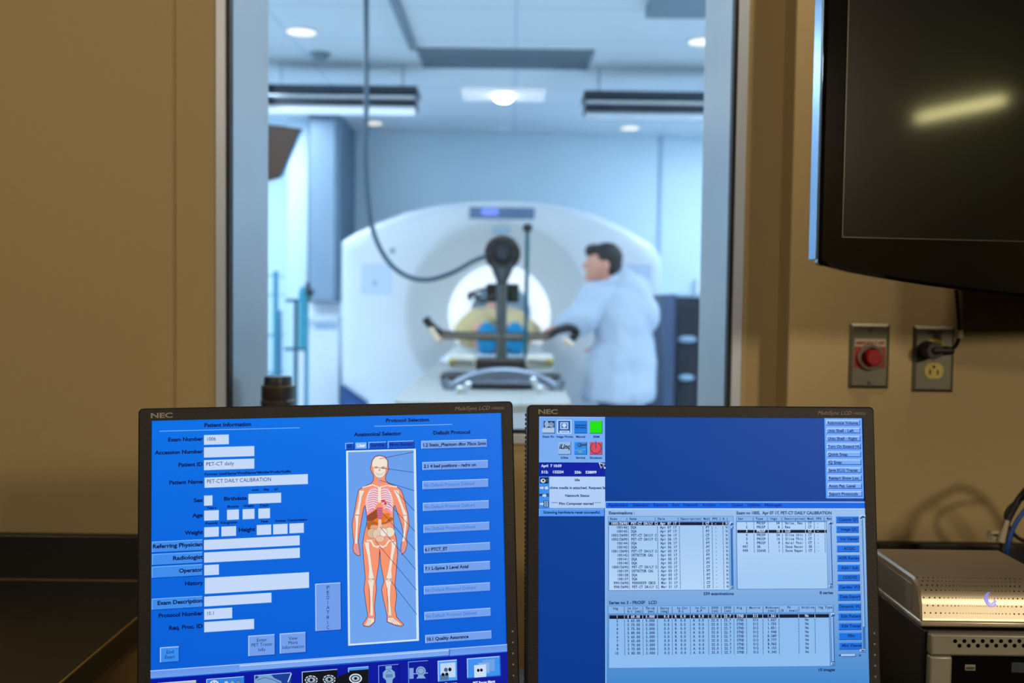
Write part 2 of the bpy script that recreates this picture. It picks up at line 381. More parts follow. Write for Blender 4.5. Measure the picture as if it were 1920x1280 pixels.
INK = (0, 16, 78)
def paint_left(d):
    d.rect_l(0, 0, .376, .13, (0, 112, 230), (0, 102, 222)); d.rect_l(0, .13, .376, .301, (0, 102, 222), (0, 92, 212))  # viewing-angle gradient of the LCD put into the backdrop colours
    F = (196, 216, 250)
    def field(p0, p1): d.rect((p0[0]-.3, p0[1]-.3), (p1[0]+.5, p1[1]+.6), (120, 170, 235)); d.rect(p0, p1, F)
    d.text(c1(655, 268), c1(1126, 0)[0], 'Patient Information', 6.6, INK)
    a = d.at(c1(208, 312)); b = d.at(c1(1610, 274)); y = (a[1]+b[1])/2; d.rect_l(a[0], y-.0004, b[0], y+.0004, (110, 170, 250))
    for y, x0, s, box in ((413, 292, 'Exam Number', (653, 350, 900, 438)), (543, 162, 'Accession Number', (653, 473, 1155, 557)), (664, 396, 'Patient ID', (653, 600, 1155, 682)), (842, 304, 'Patient Name', (659, 775, 1691, 836)), (1020, 550, 'Sex', (654, 955, 736, 1050)), (1170, 538, 'Age', (655, 1105, 800, 1197))):
        d.text(c1(x0, y), c1(640, 0)[0], s, 6.4, INK); field(c1(*box[:2]), c1(*box[2:]))
    d.text(c1(676, 406), c1(772, 0)[0], '1006', 6, INK, 0); d.text(c1(673, 657), c1(952, 0)[0], 'PET-CT daily', 6.2, INK, 0)
    d.text(c1(680, 831), c1(1327, 0)[0], 'PET-CT DAILY CALIBRATION', 6.4, INK, 0)
    d.text(c1(658, 752), c1(1525, 0)[0], 'Format: LastName^FirstName^Middle^Prefix^Suffix', 4.2, INK, 1)
    for x, y, xe, s in ((1131, 908, 1200, 'mon'), (1246, 903, 1306, 'day'), (1358, 899, 1393, 'yr'), (680, 1088, 777, 'Years'), (884, 1075, 1002, 'Months'), (1047, 1069, 1153, 'Weeks'), (1213, 1063, 1296, 'Days'), (668, 1243, 789, 'Pounds'), (819, 1237, 983, 'Kilograms'), (1222, 1223, 1293, 'Feet'), (1365, 1217, 1472, 'Inches'), (1488, 1211, 1685, 'Centimeters')):
        d.text(c1(x, y), c1(xe, 0)[0], s, 4.0, INK, 1)
    d.text(c1(851, 1003), c1(1080, 0)[0], 'Birthdate', 6.4, INK)
    for q in ((1098, 938, 1423, 1022), (884, 1097, 1001, 1190), (1040, 1091, 1157, 1184), (1197, 1085, 1312, 1177)): field(c1(*q[:2]), c1(*q[2:]))
    for q in ((525, 36, 640, 107), (662, 31, 778, 101), (945, 18, 1059, 91), (1076, 12, 1190, 85), (1206, 6, 1320, 77), (523, 137, 1287, 177), (524, 237, 1288, 277), (525, 338, 641, 412), (529, 440, 1362, 517), (525, 590, 1061, 634), (525, 690, 747, 759), (525, 793, 922, 846)): field(c2(*q[:2]), c2(*q[2:]))
    LB = (62, 140, 236)
    for q in ((107, 150, 517, 220), (107, 250, 516, 320), (105, 350, 515, 422), (105, 606, 516, 674)): d.button(c2(*q[:2]), c2(*q[2:]), LB, (120, 185, 250), (0, 60, 175))
    for x, y, xe, s in ((371, 94, 512, 'Weight'), (798, 70, 931, 'Height'), (110, 203, 510, 'Referring Physician'), (273, 297, 512, 'Radiologist'), (323, 397, 510, 'Operator'), (369, 500, 513, 'History'), (149, 656, 510, 'Exam Description'), (158, 757, 513, 'Protocol Number'), (241, 855, 512, 'Req. Proc. ID')):
        d.text(c2(x, y), c2(xe, 0)[0], s, 6.6, INK)
    d.text(c2(541, 738), c2(608, 0)[0], '10.1', 6, INK, 0)
    BF = (112, 158, 236); BL = (175, 205, 255); BD = (20, 60, 170)
    d.button(c2(171, 995), c2(328, 1110), (56, 140, 240), BL, BD, .0009); d.button(c2(876, 902), c2(1095, 1056), BF, BL, BD, .0009); d.button(c2(1128, 884), c2(1342, 1036), BF, BL, BD, .0009)
    d.button(c2(1411, 486), c4(131, 857), BF, BL, BD, .0009)
    for x, y, xe, s in ((221, 1045, 284, 'End'), (209, 1086, 292, 'Exam'), (943, 950, 1027, 'Enter'), (900, 990, 1071, 'PET Tracer'), (955, 1026, 1013, 'Info'), (1199, 936, 1270, 'View'), (1195, 971, 1273, 'More'), (1147, 1009, 1324, 'Information')):
        d.text(c2(x, y), c2(xe, 0)[0], s, 5.6, INK, 0)
    for i, ch in enumerate('PEDIATRIC'):
        x, y = c4(8+(6 if ch == 'I' else 0), 531+i*39.7); d.text((x, y), x+(2 if ch == 'I' else 6), ch, 6.2, INK, 0)
    # protocol selection
    d.text(c3(604, 220), c3(1037, 0)[0], 'Protocol Selection', 6.4, INK); d.text(c3(288, 361), c3(757, 0)[0], 'Anatomical Selector', 6.6, INK); d.text(c3(1076, 344), c3(1449, 0)[0], 'Default Protocol', 6.6, INK)
    a = d.at(c3(488, 262)); b = d.at(c3(1268, 241)); y = (a[1]+b[1])/2; d.rect_l(a[0], y-.0004, b[0], y+.0004, (120, 175, 250))
    for q, s, tx, f in (((198, 428, 290, 484), 'GE', (215, 475, 264), (0, 84, 205)), ((300, 424, 420, 478), 'User', (315, 469, 402), (120, 175, 250)), ((430, 418, 615, 472), 'Service', (453, 465, 588), (0, 84, 205)), ((623, 410, 890, 466), 'Most Recent', (641, 459, 874), (0, 84, 205))):
        d.button(c3(*q[:2]), c3(q[2], q[3]+14), f, (130, 185, 255), (0, 50, 160), .0009); d.text(c3(tx[0], tx[1]), c3(tx[2], 0)[0], s, 6.2, (0, 40, 130) if s != 'User' else (225, 240, 255), 1)
    d.rect(c3(206, 505), c4(752, 944), (30, 80, 190)); d.rect(c3(206, 505), c4(748, 940), (205, 228, 255)); d.rect(c3(226, 519), c4(728, 927), (104, 158, 236), (110, 164, 238))
    SKIN = (246, 148, 112); OUT = (70, 30, 80); CR = (240, 228, 214)
    body = [(268,77),(240,83),(222,105),(215,140),(210,158),(219,180),(229,196),(231,222),(220,245),(160,275),(138,290),(125,350),(112,430),(98,500),(103,570),(110,610),(103,640),(108,672),(130,692),(148,692),(144,650),(136,610),(142,560),(155,480),(170,400),(178,385),(184,420),(190,470),(185,510),(172,560),(163,620),(168,700),(175,780),(180,830),(171,900),(185,1000),(195,1065),(165,1112),(170,1125),(205,1130),(238,1100),(240,1060),(236,1000),(248,900),(245,850),(262,750),(268,655),(275,750),(295,850),(279,900),(290,960),(313,1060),(312,1100),(360,1120),(400,1128),(418,1118),(372,1070),(362,1020),(372,940),(362,870),(372,760),(378,680),(372,600),(358,540),(352,470),(355,390),(362,385),(377,430),(402,500),(413,560),(405,600),(398,650),(405,688),(425,665),(437,625),(432,580),(449,500),(440,430),(415,330),(400,290),(375,270),(320,248),(303,225),(306,196),(315,180),(323,158),(318,140),(318,110),(300,84)]
    pts = [cb(*p) for p in body]; d.poly(pts, SKIN); d.line(pts, 1.0, OUT, True)
    sk = [cb(*p) for p in ((268,82),(240,90),(224,115),(222,140),(232,155),(232,185),(248,210),(268,217),(288,210),(303,185),(304,155),(314,140),(313,112),(297,90))]
    d.poly(sk, CR); d.ell(cb(246, 151), 4.0, 2.2, (196, 150, 122)); d.ell(cb(290, 152), 4.0, 2.2, (196, 150, 122)); d.poly([cb(267, 156), cb(274, 172), cb(260, 172)], (200, 140, 176))
    d.line([cb(240, 180), cb(255, 190), cb(268, 192), cb(284, 190), cb(297, 178)], 1.0, (196, 190, 190)); d.line([cb(248, 193), cb(268, 200), cb(288, 193)], .6, (180, 160, 160)); d.line([cb(226, 170), cb(240, 205), cb(268, 216), cb(298, 203), cb(310, 168)], .5, (150, 110, 110)); d.ell(cb(265, 235), 3, 4, (190, 150, 196))
    d.line([cb(163, 274), cb(225, 258), cb(262, 272)], 2.2, CR); d.line([cb(372, 270), cb(310, 262), cb(270, 272)], 2.2, CR)
    d.poly([cb(*p) for p in ((215,275),(250,275),(252,370),(225,412),(192,440),(184,380),(192,310))], (236, 160, 200))
    d.poly([cb(*p) for p in ((318,275),(284,275),(280,360),(310,405),(342,440),(348,380),(340,310))], (236, 160, 200))
    for i in range(9):
        y = 284+i*14; wv = [64, 72, 78, 82, 84, 84, 82, 80, 76][i]
        for sg in (-1, 1):
            ins = 8+max(0, i-5)*7
            d.line([cb(266+sg*ins, y+8), cb(266+sg*(wv*.45), y+max(0, i-4)*-1), cb(266+sg*(wv*.85), y+8), cb(266+sg*wv, y+22)], 1.6, CR)
            d.line([cb(266+sg*(ins+4), y+12), cb(266+sg*(wv*.5), y+5), cb(266+sg*wv*.88, y+14)], .5, (150, 90, 120))
    d.poly([cb(*p) for p in ((256,272),(278,272),(274,300),(277,350),(266,372),(255,350),(259,300))], CR)
    d.ell(cb(290, 357), 4.5, 2, (214, 60, 70)); d.ell(cb(303, 372), 2.5, 3, (214, 60, 70))
    d.poly([cb(*p) for p in ((190,447),(232,418),(262,395),(270,398),(266,452),(225,478),(192,484))], (150, 74, 40))
    d.poly([cb(*p) for p in ((286,436),(318,430),(332,436),(324,462),(284,490),(240,505),(225,480),(268,452))], (226, 120, 30))
    d.poly([cb(*p) for p in ((188,488),(225,478),(262,492),(308,482),(330,455),(352,462),(345,478),(300,500),(250,512),(214,505),(205,560),(196,540),(188,510))], (180, 100, 40))
    d.poly([cb(*p) for p in ((250,395),(284,395),(286,450),(276,470),(258,468),(252,440))], (206, 110, 140))
    for i in range(5): d.line([cb(253, 402+i*14), cb(284, 404+i*14)], .8, (150, 60, 100))
    for x, y, rx, ry in ((235,520,8,5),(262,525,9,6),(300,515,9,5),(318,522,6,6),(240,590,7,5),(300,590,8,5)): d.ell(cb(x, y), rx, ry, (240, 160, 130)); 
    for x, y, rx, ry, cc in ((222,555,9.5,9,(214,186,150)),(328,548,9.5,9,(238,222,200)),(268,560,10,12,CR),(290,550,7,8,CR),(248,560,7,9,(226,200,180)),(270,590,8,6,(236,190,160))):
        d.ell(cb(x, y), rx+.5, ry+.5, (130, 80, 60)); d.ell(cb(x, y), rx, ry, cc)
    d.poly([cb(*p) for p in ((259,470),(278,470),(280,545),(257,545))], (236, 200, 180))
    d.line([cb(190, 600), cb(215, 600), cb(232, 632), cb(252, 640), cb(268, 630), cb(285, 640), cb(305, 630), cb(325, 600), cb(350, 598)], 3.0, CR)
    for bone in ([(188,610,15),(192,640,11),(203,700,8),(212,780,9),(216,832,17)], [(354,608,15),(352,640,11),(342,700,8),(330,780,9),(325,832,17)], [(158,292,16),(150,330,8),(138,400,8),(130,440,13)], [(368,290,16),(385,340,8),(408,400,8),(424,442,12)], [(128,446,11),(128,500,7),(124,570,6),(122,618,8)], [(424,446,11),(426,500,7),(418,570,6),(412,605,8)], [(214,842,20),(216,880,12),(217,960,6),(218,1060,9)], [(322,842,20),(322,880,12),(325,960,6),(330,1060,9)]):
        l = [cb(x-wd, y) for x, y, wd in bone]; r_ = [cb(x+wd, y) for x, y, wd in bone]; d.line(l+r_[::-1], .7, (130, 100, 100), True); d.poly(l+r_[::-1], CR)
    d.line([cb(202, 890), cb(206, 1040)], .9, (150, 70, 60)); d.line([cb(312, 890), cb(320, 1040)], .9, (150, 70, 60)); d.ell(cb(213, 842), 3.5, 3, (225, 210, 200)); d.ell(cb(325, 842), 3.5, 3, (225, 210, 200))
    for pl in (((196,1075),(232,1075),(236,1095),(205,1122),(176,1122)), ((318,1072),(350,1072),(395,1110),(404,1120),(360,1114),(318,1096))):
        d.poly([cb(*p) for p in pl], CR); d.line([cb(*p) for p in pl], .5, (120, 80, 90), True)
    for k in range(3): d.line([cb(196+9*k, 1082), cb(186+9*k, 1118)], .5, (120, 80, 90)); d.line([cb(330+12*k, 1080), cb(352+14*k, 1116)], .5, (120, 80, 90))
    for hx, sg in ((124, 1), (420, -1)):
        for k in range(4): d.line([cb(hx-8+5*k, 628), cb(hx-2+(4+5*k)*sg*1.2-(8 if sg < 0 else 0), 682)], .8, (190, 150, 190))
    for a in ((265,98,476,56),(258,152,478,181),(270,230,480,293),(365,295,481,417),(313,362,484,543),(285,430,487,660),(270,515,488,777),(240,600,492,902),(330,840,495,1053)):
        d.line([cb(a[0], a[1]), cb(a[2], a[3])], .8, (5, 25, 80))
    G = (40, 110, 215)
    for i, (q, s, xe, act) in enumerate((((955, 407, 1618, 472), '1.2 Static_Phantom dfov 70cm 2min', 1605, 1), ((966, 618, 1630, 682), '2.1 4 bed positions - radrx on', 1503, 1), ((967, 808, 1632, 871), 'No Default Protocol Defined', 1485, 0), ((971, 1025, 1638, 1085), 'No Default Protocol Defined', 1490, 0), ((977, 1243, 1643, 1300), 'No Default Protocol Defined', 1497, 0))):
        d.button(c3(*q[:2]), c3(*q[2:]), (114, 160, 236), (165, 200, 255), (24, 84, 200), .0008)
        d.text(c3(q[0]+15, q[1]+57), c3(xe, 0)[0], s, 5.6, INK if act else G, 1 if act else 0)
    for q, s, xe, act in (((785, 178, 1320, 218), '6.1 PTCT_ET', 973, 1), ((785, 330, 1320, 374), '7.1 L-Spine 3 Level Axial', 1143, 1), ((785, 503, 1320, 542), 'No Default Protocol Defined', 1200, 0), ((789, 709, 1324, 744), 'No Default Protocol Defined', 1206, 0), ((795, 893, 1331, 925), '10.1 Quality Assurance', 1142, 1)):
        d.button(c4(*q[:2]), c4(*q[2:]), (114, 160, 236), (165, 200, 255), (24, 84, 200), .0008)
        d.text(c4(q[0]+9, q[1]+46), c4(xe, 0)[0], s, 5.6, INK if act else G, 1 if act else 0)
    # tool strip along the bottom
    d.rect(c2(98, 1245), (960, 1400), (0, 20, 160), (0, 18, 150)); d.rect(c2(98, 1175), c4(1450, 1022), (96, 146, 232), (112, 158, 238))
    a = d.at(c2(98, 1175)); d.rect_l(0, a[1], .376, a[1]+.0009, (165, 200, 255)); b = d.at(c2(98, 1245)); e = d.at(c2(808, 1127)); g = d.at(c4(985, 1002))
    d.rect_l(e[0], a[1]+.0014, g[0], b[1]-.0012, (120, 165, 240)); d.rect_l(e[0], a[1]+.0014, g[0], a[1]+.0024, (190, 215, 255)); d.rect_l(g[0], a[1]+.001, g[0]+.0009, b[1], (20, 70, 170)); d.rect_l(e[0], b[1]-.0014, g[0], b[1]-.0006, (20, 60, 160))
    dk, lt = (10, 16, 26), (170, 205, 245)
    d.button(c2(150, 1275), c2(465, 1420), (176, 190, 190), (210, 225, 240), (60, 80, 130))
    d.button(c2(543, 1243), c2(848, 1420), (40, 130, 225), lt, (0, 60, 170))
    d.ell(c2(607, 1285), 10, 9, (20, 60, 120)); d.ell(c2(607, 1285), 9.2, 8.2, (190, 215, 250)); d.line([c2(590, 1262), c2(607, 1285), c2(620, 1268)], 1, (10, 40, 100))
    for k in range(3): d.ell(c2(702+48*k, 1275-3*k), 4.6, 4.6, (20, 50, 120)); d.ell(c2(702+48*k, 1275-3*k), 4.0, 4.0, [(170, 200, 240), (120, 160, 210), (100, 130, 170)][k])
    d.button(c2(926, 1212), c2(1225, 1420), (20, 60, 150), lt, (0, 30, 120))
    d.poly([c2(*p) for p in ((950,1212),(1060,1208),(1085,1235),(1140,1260),(1170,1420),(930,1420),(935,1245),(960,1230))], (120, 160, 205)); d.line([c2(950, 1250), c2(1010, 1230), c2(1080, 1250), c2(1130, 1275)], 1, (40, 80, 130)); d.line([c2(1195, 1265), c2(1220, 1200)], 2.2, (180, 205, 235))
    d.button(c2(1305, 1184), c4(102, 1420), dk, lt, (0, 30, 120)); x0, y0 = c2(1380, 1250); x1, y1 = c4(30, 1245)
    for x, y in ((x0, y0), (x1, y1)):
        d.ell((x, y), 12, 8.5, (200, 215, 230)); d.ell((x, y), 10, 6.5, dk); d.ell((x, y), 8, 5, (150, 170, 190)); d.ell((x, y), 3, 3, dk)
        for k in range(9): d.ell((x+11*math.cos(k*.7), y+7.5*math.sin(k*.7)), 1.1, 1.1, dk)
    d.button(c4(180, 1152), c4(352, 1420), (60, 150, 235), lt, (0, 30, 120))
    for k in range(5): d.rect(c4(330-28*k-140, 1175+14*k), c4(345-28*k, 1260+14*k+40), dk)
    x, y = c4(240, 1237); d.ell((x, y), 12, 9, (215, 230, 245)); d.ell((x, y), 9.5, 6.8, dk); d.ell((x, y), 7.5, 5, (170, 190, 210)); d.ell((x, y), 3, 2.6, dk)
    for qx in (420, 658):
        q0, q1 = c4(qx, 1134-(30 if qx > 500 else 0)), c4(qx+170, 1420); d.button(q0, q1, (0, 22, 150), (110, 160, 240), (0, 14, 110))
    V = (128, 168, 214); VD = (50, 90, 160)
    d.poly([c4(*p) for p in ((478,1140),(528,1135),(528,1165),(552,1185),(555,1225),(535,1245),(525,1420),(500,1420),(482,1250),(458,1230),(458,1190),(480,1168))], V); d.line([c4(480, 1165), c4(530, 1160)], .8, VD); d.rect(c4(480, 1205), c4(535, 1228), (90, 130, 190)); d.line([c4(490, 1190), c4(506, 1172), c4(522, 1188)], 1, VD)
    d.rect(c4(668, 1155), c4(703, 1238), (120, 160, 220)); d.line([c4(703, 1200), c4(815, 1193)], 1.6, V); d.ell(c4(760, 1178), 9.2, 8.8, V); d.ell(c4(760, 1178), 6.8, 6.4, VD); d.ell(c4(760, 1178), 5.8, 5.4, V)
    d.poly([c4(*p) for p in ((745,1205),(775,1203),(800,1235),(725,1238))], V)
    d.button(c4(894, 1097), c4(1056, 1255), (80, 160, 245), (190, 220, 255), (0, 50, 160), .0009); d.rect(c4(915, 1118), c4(1037, 1225), (190, 214, 245)); d.ell(c4(960, 1168), 3.6, 4, (70, 100, 140)); d.ell(c4(992, 1165), 3, 3.6, dk)
    d.rect(c4(913, 1208), c4(983, 1250), (90, 130, 170)); d.ell(c4(937, 1205), 3, 3, dk); d.ell(c4(967, 1202), 3, 3, dk)
    for k in range(3): d.line([c4(915, 1220+11*k), c4(983, 1217+11*k)], .6, (40, 70, 110))
    d.button(c4(1126, 1077), c4(1399, 1218), (60, 145, 240), (150, 195, 250), (20, 90, 200), .0012)
    d.rect(c4(1252, 1090), c4(1350, 1175), (110, 160, 225)); d.rect(c4(1215, 1110), c4(1313, 1195), (90, 145, 215)); d.rect(c4(1219, 1114), c4(1309, 1191), (130, 175, 235)); d.rect(c4(1184, 1132), c4(1282, 1222), (200, 222, 250)); d.ell(c4(1218, 1172), 2.6, 3, dk); d.ell(c4(1243, 1170), 2.6, 3, dk)
    d.text(c4(1175, 1284), c4(1352, 0)[0], 'PET Recon Mgmt', 4.6, (225, 235, 255), 1)
    d.text(c4(850, 1300), c4(1050, 0)[0], 'Retro Recon', 4.6, (225, 235, 255), 1)

def paint_right(d):
    d.rect_l(0, 0, .376, .301, (0, 66, 152), (0, 56, 142)); K = (6, 42, 96)
    # upper left panel
    d.rect(c5(172, 172), c5(860, 650), (112, 168, 246), (122, 172, 240)); d.rect(c5(172, 172), c5(860, 182), (160, 200, 255))
    for (x, y) in ((207, 216), (372, 216), (540, 216), (700, 216), (372, 437), (540, 437), (700, 437)):
        d.rect(c5(x, y), c5(x+132, y+132), (20, 60, 120)); 
    d.rect(c5(207, 216), c5(334, 342), (96, 150, 225)); d.rect(c5(222, 218), c5(330, 285), (12, 26, 46)); d.rect(c5(207, 292), c5(330, 338), (200, 222, 245))
    d.ell(c5(250, 250), 4, 6, (150, 180, 215)); d.ell(c5(298, 255), 5, 5, (120, 150, 190)); d.line([c5(230, 285), c5(290, 262), c5(325, 290)], 1.4, (150, 180, 215))
    for k in range(4): d.line([c5(210, 300+11*k), c5(328, 300+11*k)], .6, (70, 110, 160))
    d.rect(c5(360, 206), c5(508, 350), (200, 225, 255)); d.rect(c5(370, 214), c5(498, 342), (24, 90, 170)); d.rect(c5(392, 230), c5(475, 302), (180, 210, 245)); d.rect(c5(402, 240), c5(465, 292), (60, 120, 190)); d.ell(c5(434, 262), 4, 3.4, (190, 215, 250)); d.rect(c5(428, 272), c5(440, 290), (190, 215, 250)); d.rect(c5(384, 318), c5(488, 340), (190, 215, 250)); d.rect(c5(400, 328), c5(472, 334), (60, 110, 180))
    d.rect(c5(540, 216), c5(668, 342), (24, 120, 225)); d.text(c5(543, 268), c5(664, 0)[0], 'Operation', 2.8, K, 1); d.text(c5(543, 292), c5(664, 0)[0], 'Information', 2.8, K, 1)
    d.rect(c5(700, 216), c5(826, 342), (28, 226, 10)); d.rect(c5(372, 437), c5(498, 563), (150, 186, 232)); d.text(c5(378, 505), c5(494, 0)[0], 'iLinq', 8, (8, 14, 40), 1, slant=.25, maxx=c5(494, 0)[0])
    d.rect(c5(540, 437), c5(664, 563), (40, 140, 235)); d.line([c5(590, 470), c5(664, 466)], 3.2, (60, 70, 90)); d.ell(c5(594, 468), 4.2, 4, (60, 70, 90)); d.ell(c5(590, 466), 2, 2, (40, 140, 235)); d.line([c5(545, 522), c5(660, 514)], 1.2, (110, 170, 220)); d.ell(c5(600, 538), 4, 1.6, (150, 160, 110))
    d.rect(c5(700, 437), c5(826, 563), (226, 72, 92)); cx, cy = c5(763, 500)
    d.line([(cx+10*math.cos(R(a)), cy+10*math.sin(R(a))) for a in range(-60, 241, 15)], 1.9, (50, 76, 120)); d.line([(cx, cy-12), (cx, cy)], 1.9, (50, 76, 120))
    for x, y, xe, s in ((207, 390, 329, 'Exam Rx'), (352, 391, 526, 'Image Works'), (555, 391, 654, 'Manual'), (735, 392, 800, 'SRM'), (397, 610, 474, 'InSite'), (555, 610, 653, 'Service'), (700, 611, 830, 'Shutdown')): d.text(c5(x, y), c5(xe, 0)[0], s, 3.6, K, 1)
    d.rect(c5(172, 650), c5(860, 792), (0, 30, 160)); WH = (205, 225, 255)
    for x, y, xe, s in ((194, 697, 266, 'April'), (288, 697, 405, '7 10:59'), (194, 762, 266, '512:'), (309, 761, 426, '132224'), (540, 764, 612, '256:'), (655, 764, 770, '528899')): d.text(c5(x, y), c5(xe, 0)[0], s, 4.4, WH, 1)
    d.rect(c5(172, 796), c5(860, 1126), (178, 208, 250), (172, 204, 246)); d.rect(c5(172, 796), c5(278, 1126), (60, 140, 235))
    d.rect(c5(180, 806), c5(270, 868), (14, 26, 46)); d.ell(c5(212, 840), 4.6, 4, (200, 220, 240)); d.ell(c5(214, 838), 2, 2, (30, 50, 80)); d.rect(c5(238, 820), c5(262, 850), (70, 80, 90))
    for y in (914, 1082): d.poly([c5(x_, y_) for x_, y_ in ((178, y-9), (203, y-9), (203, y-18), (222, y), (203, y+18), (203, y+9), (178, y+9))], (190, 215, 250))
    d.poly([c5(*p) for p in ((222,914),(248,888),(275,914),(248,942))], (40, 90, 150)); d.ell(c5(248, 915), 3.4, 3.2, (190, 215, 250)); d.rect(c5(172, 976), c5(210, 1000), (30, 50, 90)); d.rect(c5(246, 972), c5(276, 1006), (60, 80, 110)); d.poly([c5(*p) for p in ((205,985),(228,985),(228,975),(250,995),(228,1015),(228,1005),(205,1005))], (190, 215, 250))
    d.rect(c5(218, 1048), c5(270, 1114), (14, 30, 60))
    for i in range(2):
        for j in range(3): d.rect(c5(226+22*i, 1054+20*j), c5(240+22*i, 1068+20*j), (190, 215, 250))
    d.text(c5(541, 843), c5(595, 0)[0], 'Idle', 4.2, K, 1); d.text(c5(280, 925), c5(862, 0)[0], 'chive media is attached. Request fa', 4.2, K, 1, maxx=c5(860, 0)[0]); d.text(c5(442, 1007), c5(694, 0)[0], 'Network Status', 4.2, K, 1); d.text(c5(302, 1090), c5(814, 0)[0], '**** Film Composer started ****', 4.2, K, 1)
    d.button(c5(170, 1130), c5(856, 1216), (84, 152, 246), (130, 185, 250), (0, 40, 140)); d.text(c5(216, 1182), c5(812, 0)[0], 'Scanning hardware reset successful.', 4.6, K, 1)
    cx, cy = c5(795, 655); arrow = [(0, 0), (11, 2.5), (7.5, 4.5), (12, 9), (10, 10.5), (5.6, 6.4), (4, 10)]
    d.poly([(cx+a-.6, cy+b-.8) for a, b in [(v[0]*1.12, v[1]*1.12) for v in arrow]], (235, 245, 255)); d.poly([(cx+a*.8+1, cy+b*.8+.8) for a, b in arrow], (20, 26, 40))
    # button column at upper right
    d.rect(c6(1315, 187), c6(1720, 1024), (112, 168, 250)); d.rect(c6(1315, 187), c6(1325, 1022), (60, 150, 240))
    for i, s in enumerate(('Autovoice Volume', 'Unix Shell - Left', 'Unix Shell - Right', 'Turn On Extend HU', 'Quick Snap', 'IQ Snap', 'Save ECG Traces', 'Restart Show Loc.', 'Anon Pat. Level', 'Export Protocols')):
        y = 206+i*82.4; xs = 1330+i*1.9; d.button(c6(xs, y), c6(xs+352+i*.6, y+58), (118, 170, 250), (190, 220, 255), (10, 76, 180), .0009)
        d.text(c6(xs+7, y+45-2), c6((1660, 1614, 1650, 1690, 1552, 1490, 1655, 1675, 1632, 1657)[i], 0)[0], s, 4.9, (8, 50, 120), 1)
    # browser window
    d.rect(c7(100, -3), (1640, 1400), (160, 196, 240), (62, 134, 205)); d.rect(c7(100, 12), c8(1720, 86), (0, 98, 228))  # panel deepens downward: LCD viewing-angle falloff painted into its colours
    d.rect(c7(100, 2), c8(1720, 12), (110, 178, 250)); d.rect(c7(100, 92), c8(1716, 98), (200, 222, 250)); d.rect(c7(100, 98), c8(1716, 185), (152, 190, 238)); d.rect(c7(94, 4), (1137, 1400), (150, 190, 240))
    for x, xe, s in ((137, 397, 'Application'), (453, 663, 'Selection'), (720, 903, 'Remove'), (958, 1052, 'Sort'), (1107, 1290, 'Network'), (1347, 1515, 'Archive'), (1573, 1665, 'PPS'), (1721, 1867, 'Queue')): d.text(c7(x, 59), c7(xe, 0)[0], s, 4.9, (4, 50, 150) if s != 'PPS' else (0, 84, 205), 1)
    for x, xe, s in ((207, 378, 'Utilities'), (430, 654, 'Messages')): d.text(c8(x, 59), c8(xe, 0)[0], s, 4.9, (4, 50, 150), 1)
    d.text(c7(145, 163), c7(480, 0)[0], 'Examinations :', 5.2, (6, 54, 110), 1); d.text(c8(69, 163), c8(1293, 0)[0], 'Exam no 1005,  Apr 07 17, PET-CT DAILY CALIBRATION', 5.2, (6, 54, 110), 1)
    def table(p0, p1, hp0, hp1):
        d.rect(hp0, hp1, (86, 140, 205)); a = (hp0[0]+1, hp0[1]+1); d.rect(a, (hp1[0]-1, hp1[1]-1), (132, 178, 232)); d.rect((p0[0]-1.5, p0[1]-1.5), (p1[0]+1, p1[1]+1), (70, 130, 200)); 
    def scroll(p0, p1, f0, f1):
        d.rect(p0, p1, (50, 110, 180)); h = p1[1]-p0[1]; wd = p1[0]-p0[0]
        d.button((p0[0]+.8, p0[1]+h*f0), (p1[0]-.5, p0[1]+h*f1), (110, 160, 225), (190, 215, 250), (20, 60, 120), .0006)
        d.button(p0, (p1[0], p0[1]+5.4), (150, 190, 240), (200, 222, 250), (20, 60, 120), .0006); d.button((p0[0], p1[1]-5.4), p1, (130, 175, 230), (200, 222, 250), (20, 60, 120), .0006)
        d.poly([(p0[0]+1, p0[1]+4.4), (p0[0]+wd/2, p0[1]+1.2), (p1[0]-1, p0[1]+4.4)], (20, 60, 120)); d.poly([(p0[0]+1, p1[1]-4.4), (p1[0]-1, p1[1]-4.4), (p0[0]+wd/2, p1[1]-1.2)], (20, 60, 120))
    table(c7(145, 262), c7(1695, 1130), c7(132, 185), c7(1748, 255)); d.rect(c7(145, 262), c7(1695, 1130), (158, 198, 242), (178, 212, 246)); scroll(c7(1705, 258), c7(1748, 1122), .06, .11)
    table(c8(72, 262), c8(1240, 1115), c8(66, 185), c8(1296, 252)); d.rect(c8(72, 262), c8(1240, 1115), (176, 210, 248), (160, 200, 242)); scroll(c8(1254, 252), c8(1308, 1110), .05, .94)
    table(c9(145, 290), c10(1270, 942), c9(132, 170), c10(1322, 258)); d.rect(c9(145, 290), c10(1270, 942), (138, 186, 238), (140, 188, 240)); scroll(c10(1284, 266), c10(1334, 938), .07, .93)
    TI = (8, 52, 112); PX = 23.42
    def mono(c, x, y, s, col=TI, pitch=PX, cap=4.3, maxx=None): d.text(c(x, y), c(x+pitch*len(s), 0)[0], s, cap, col, 1, mono=True, maxx=maxx)
    mono(c7, 160, 234, 'Exam     | Name          | Date       | Description| Mod| PPS | A |', pitch=22.6, cap=4.0); mono(c8, 88, 232, 'Ser     | Type  | Imgs  | Description| Mod| PPS | Man', pitch=22.8, cap=4.0, maxx=c8(1292, 0)[0])
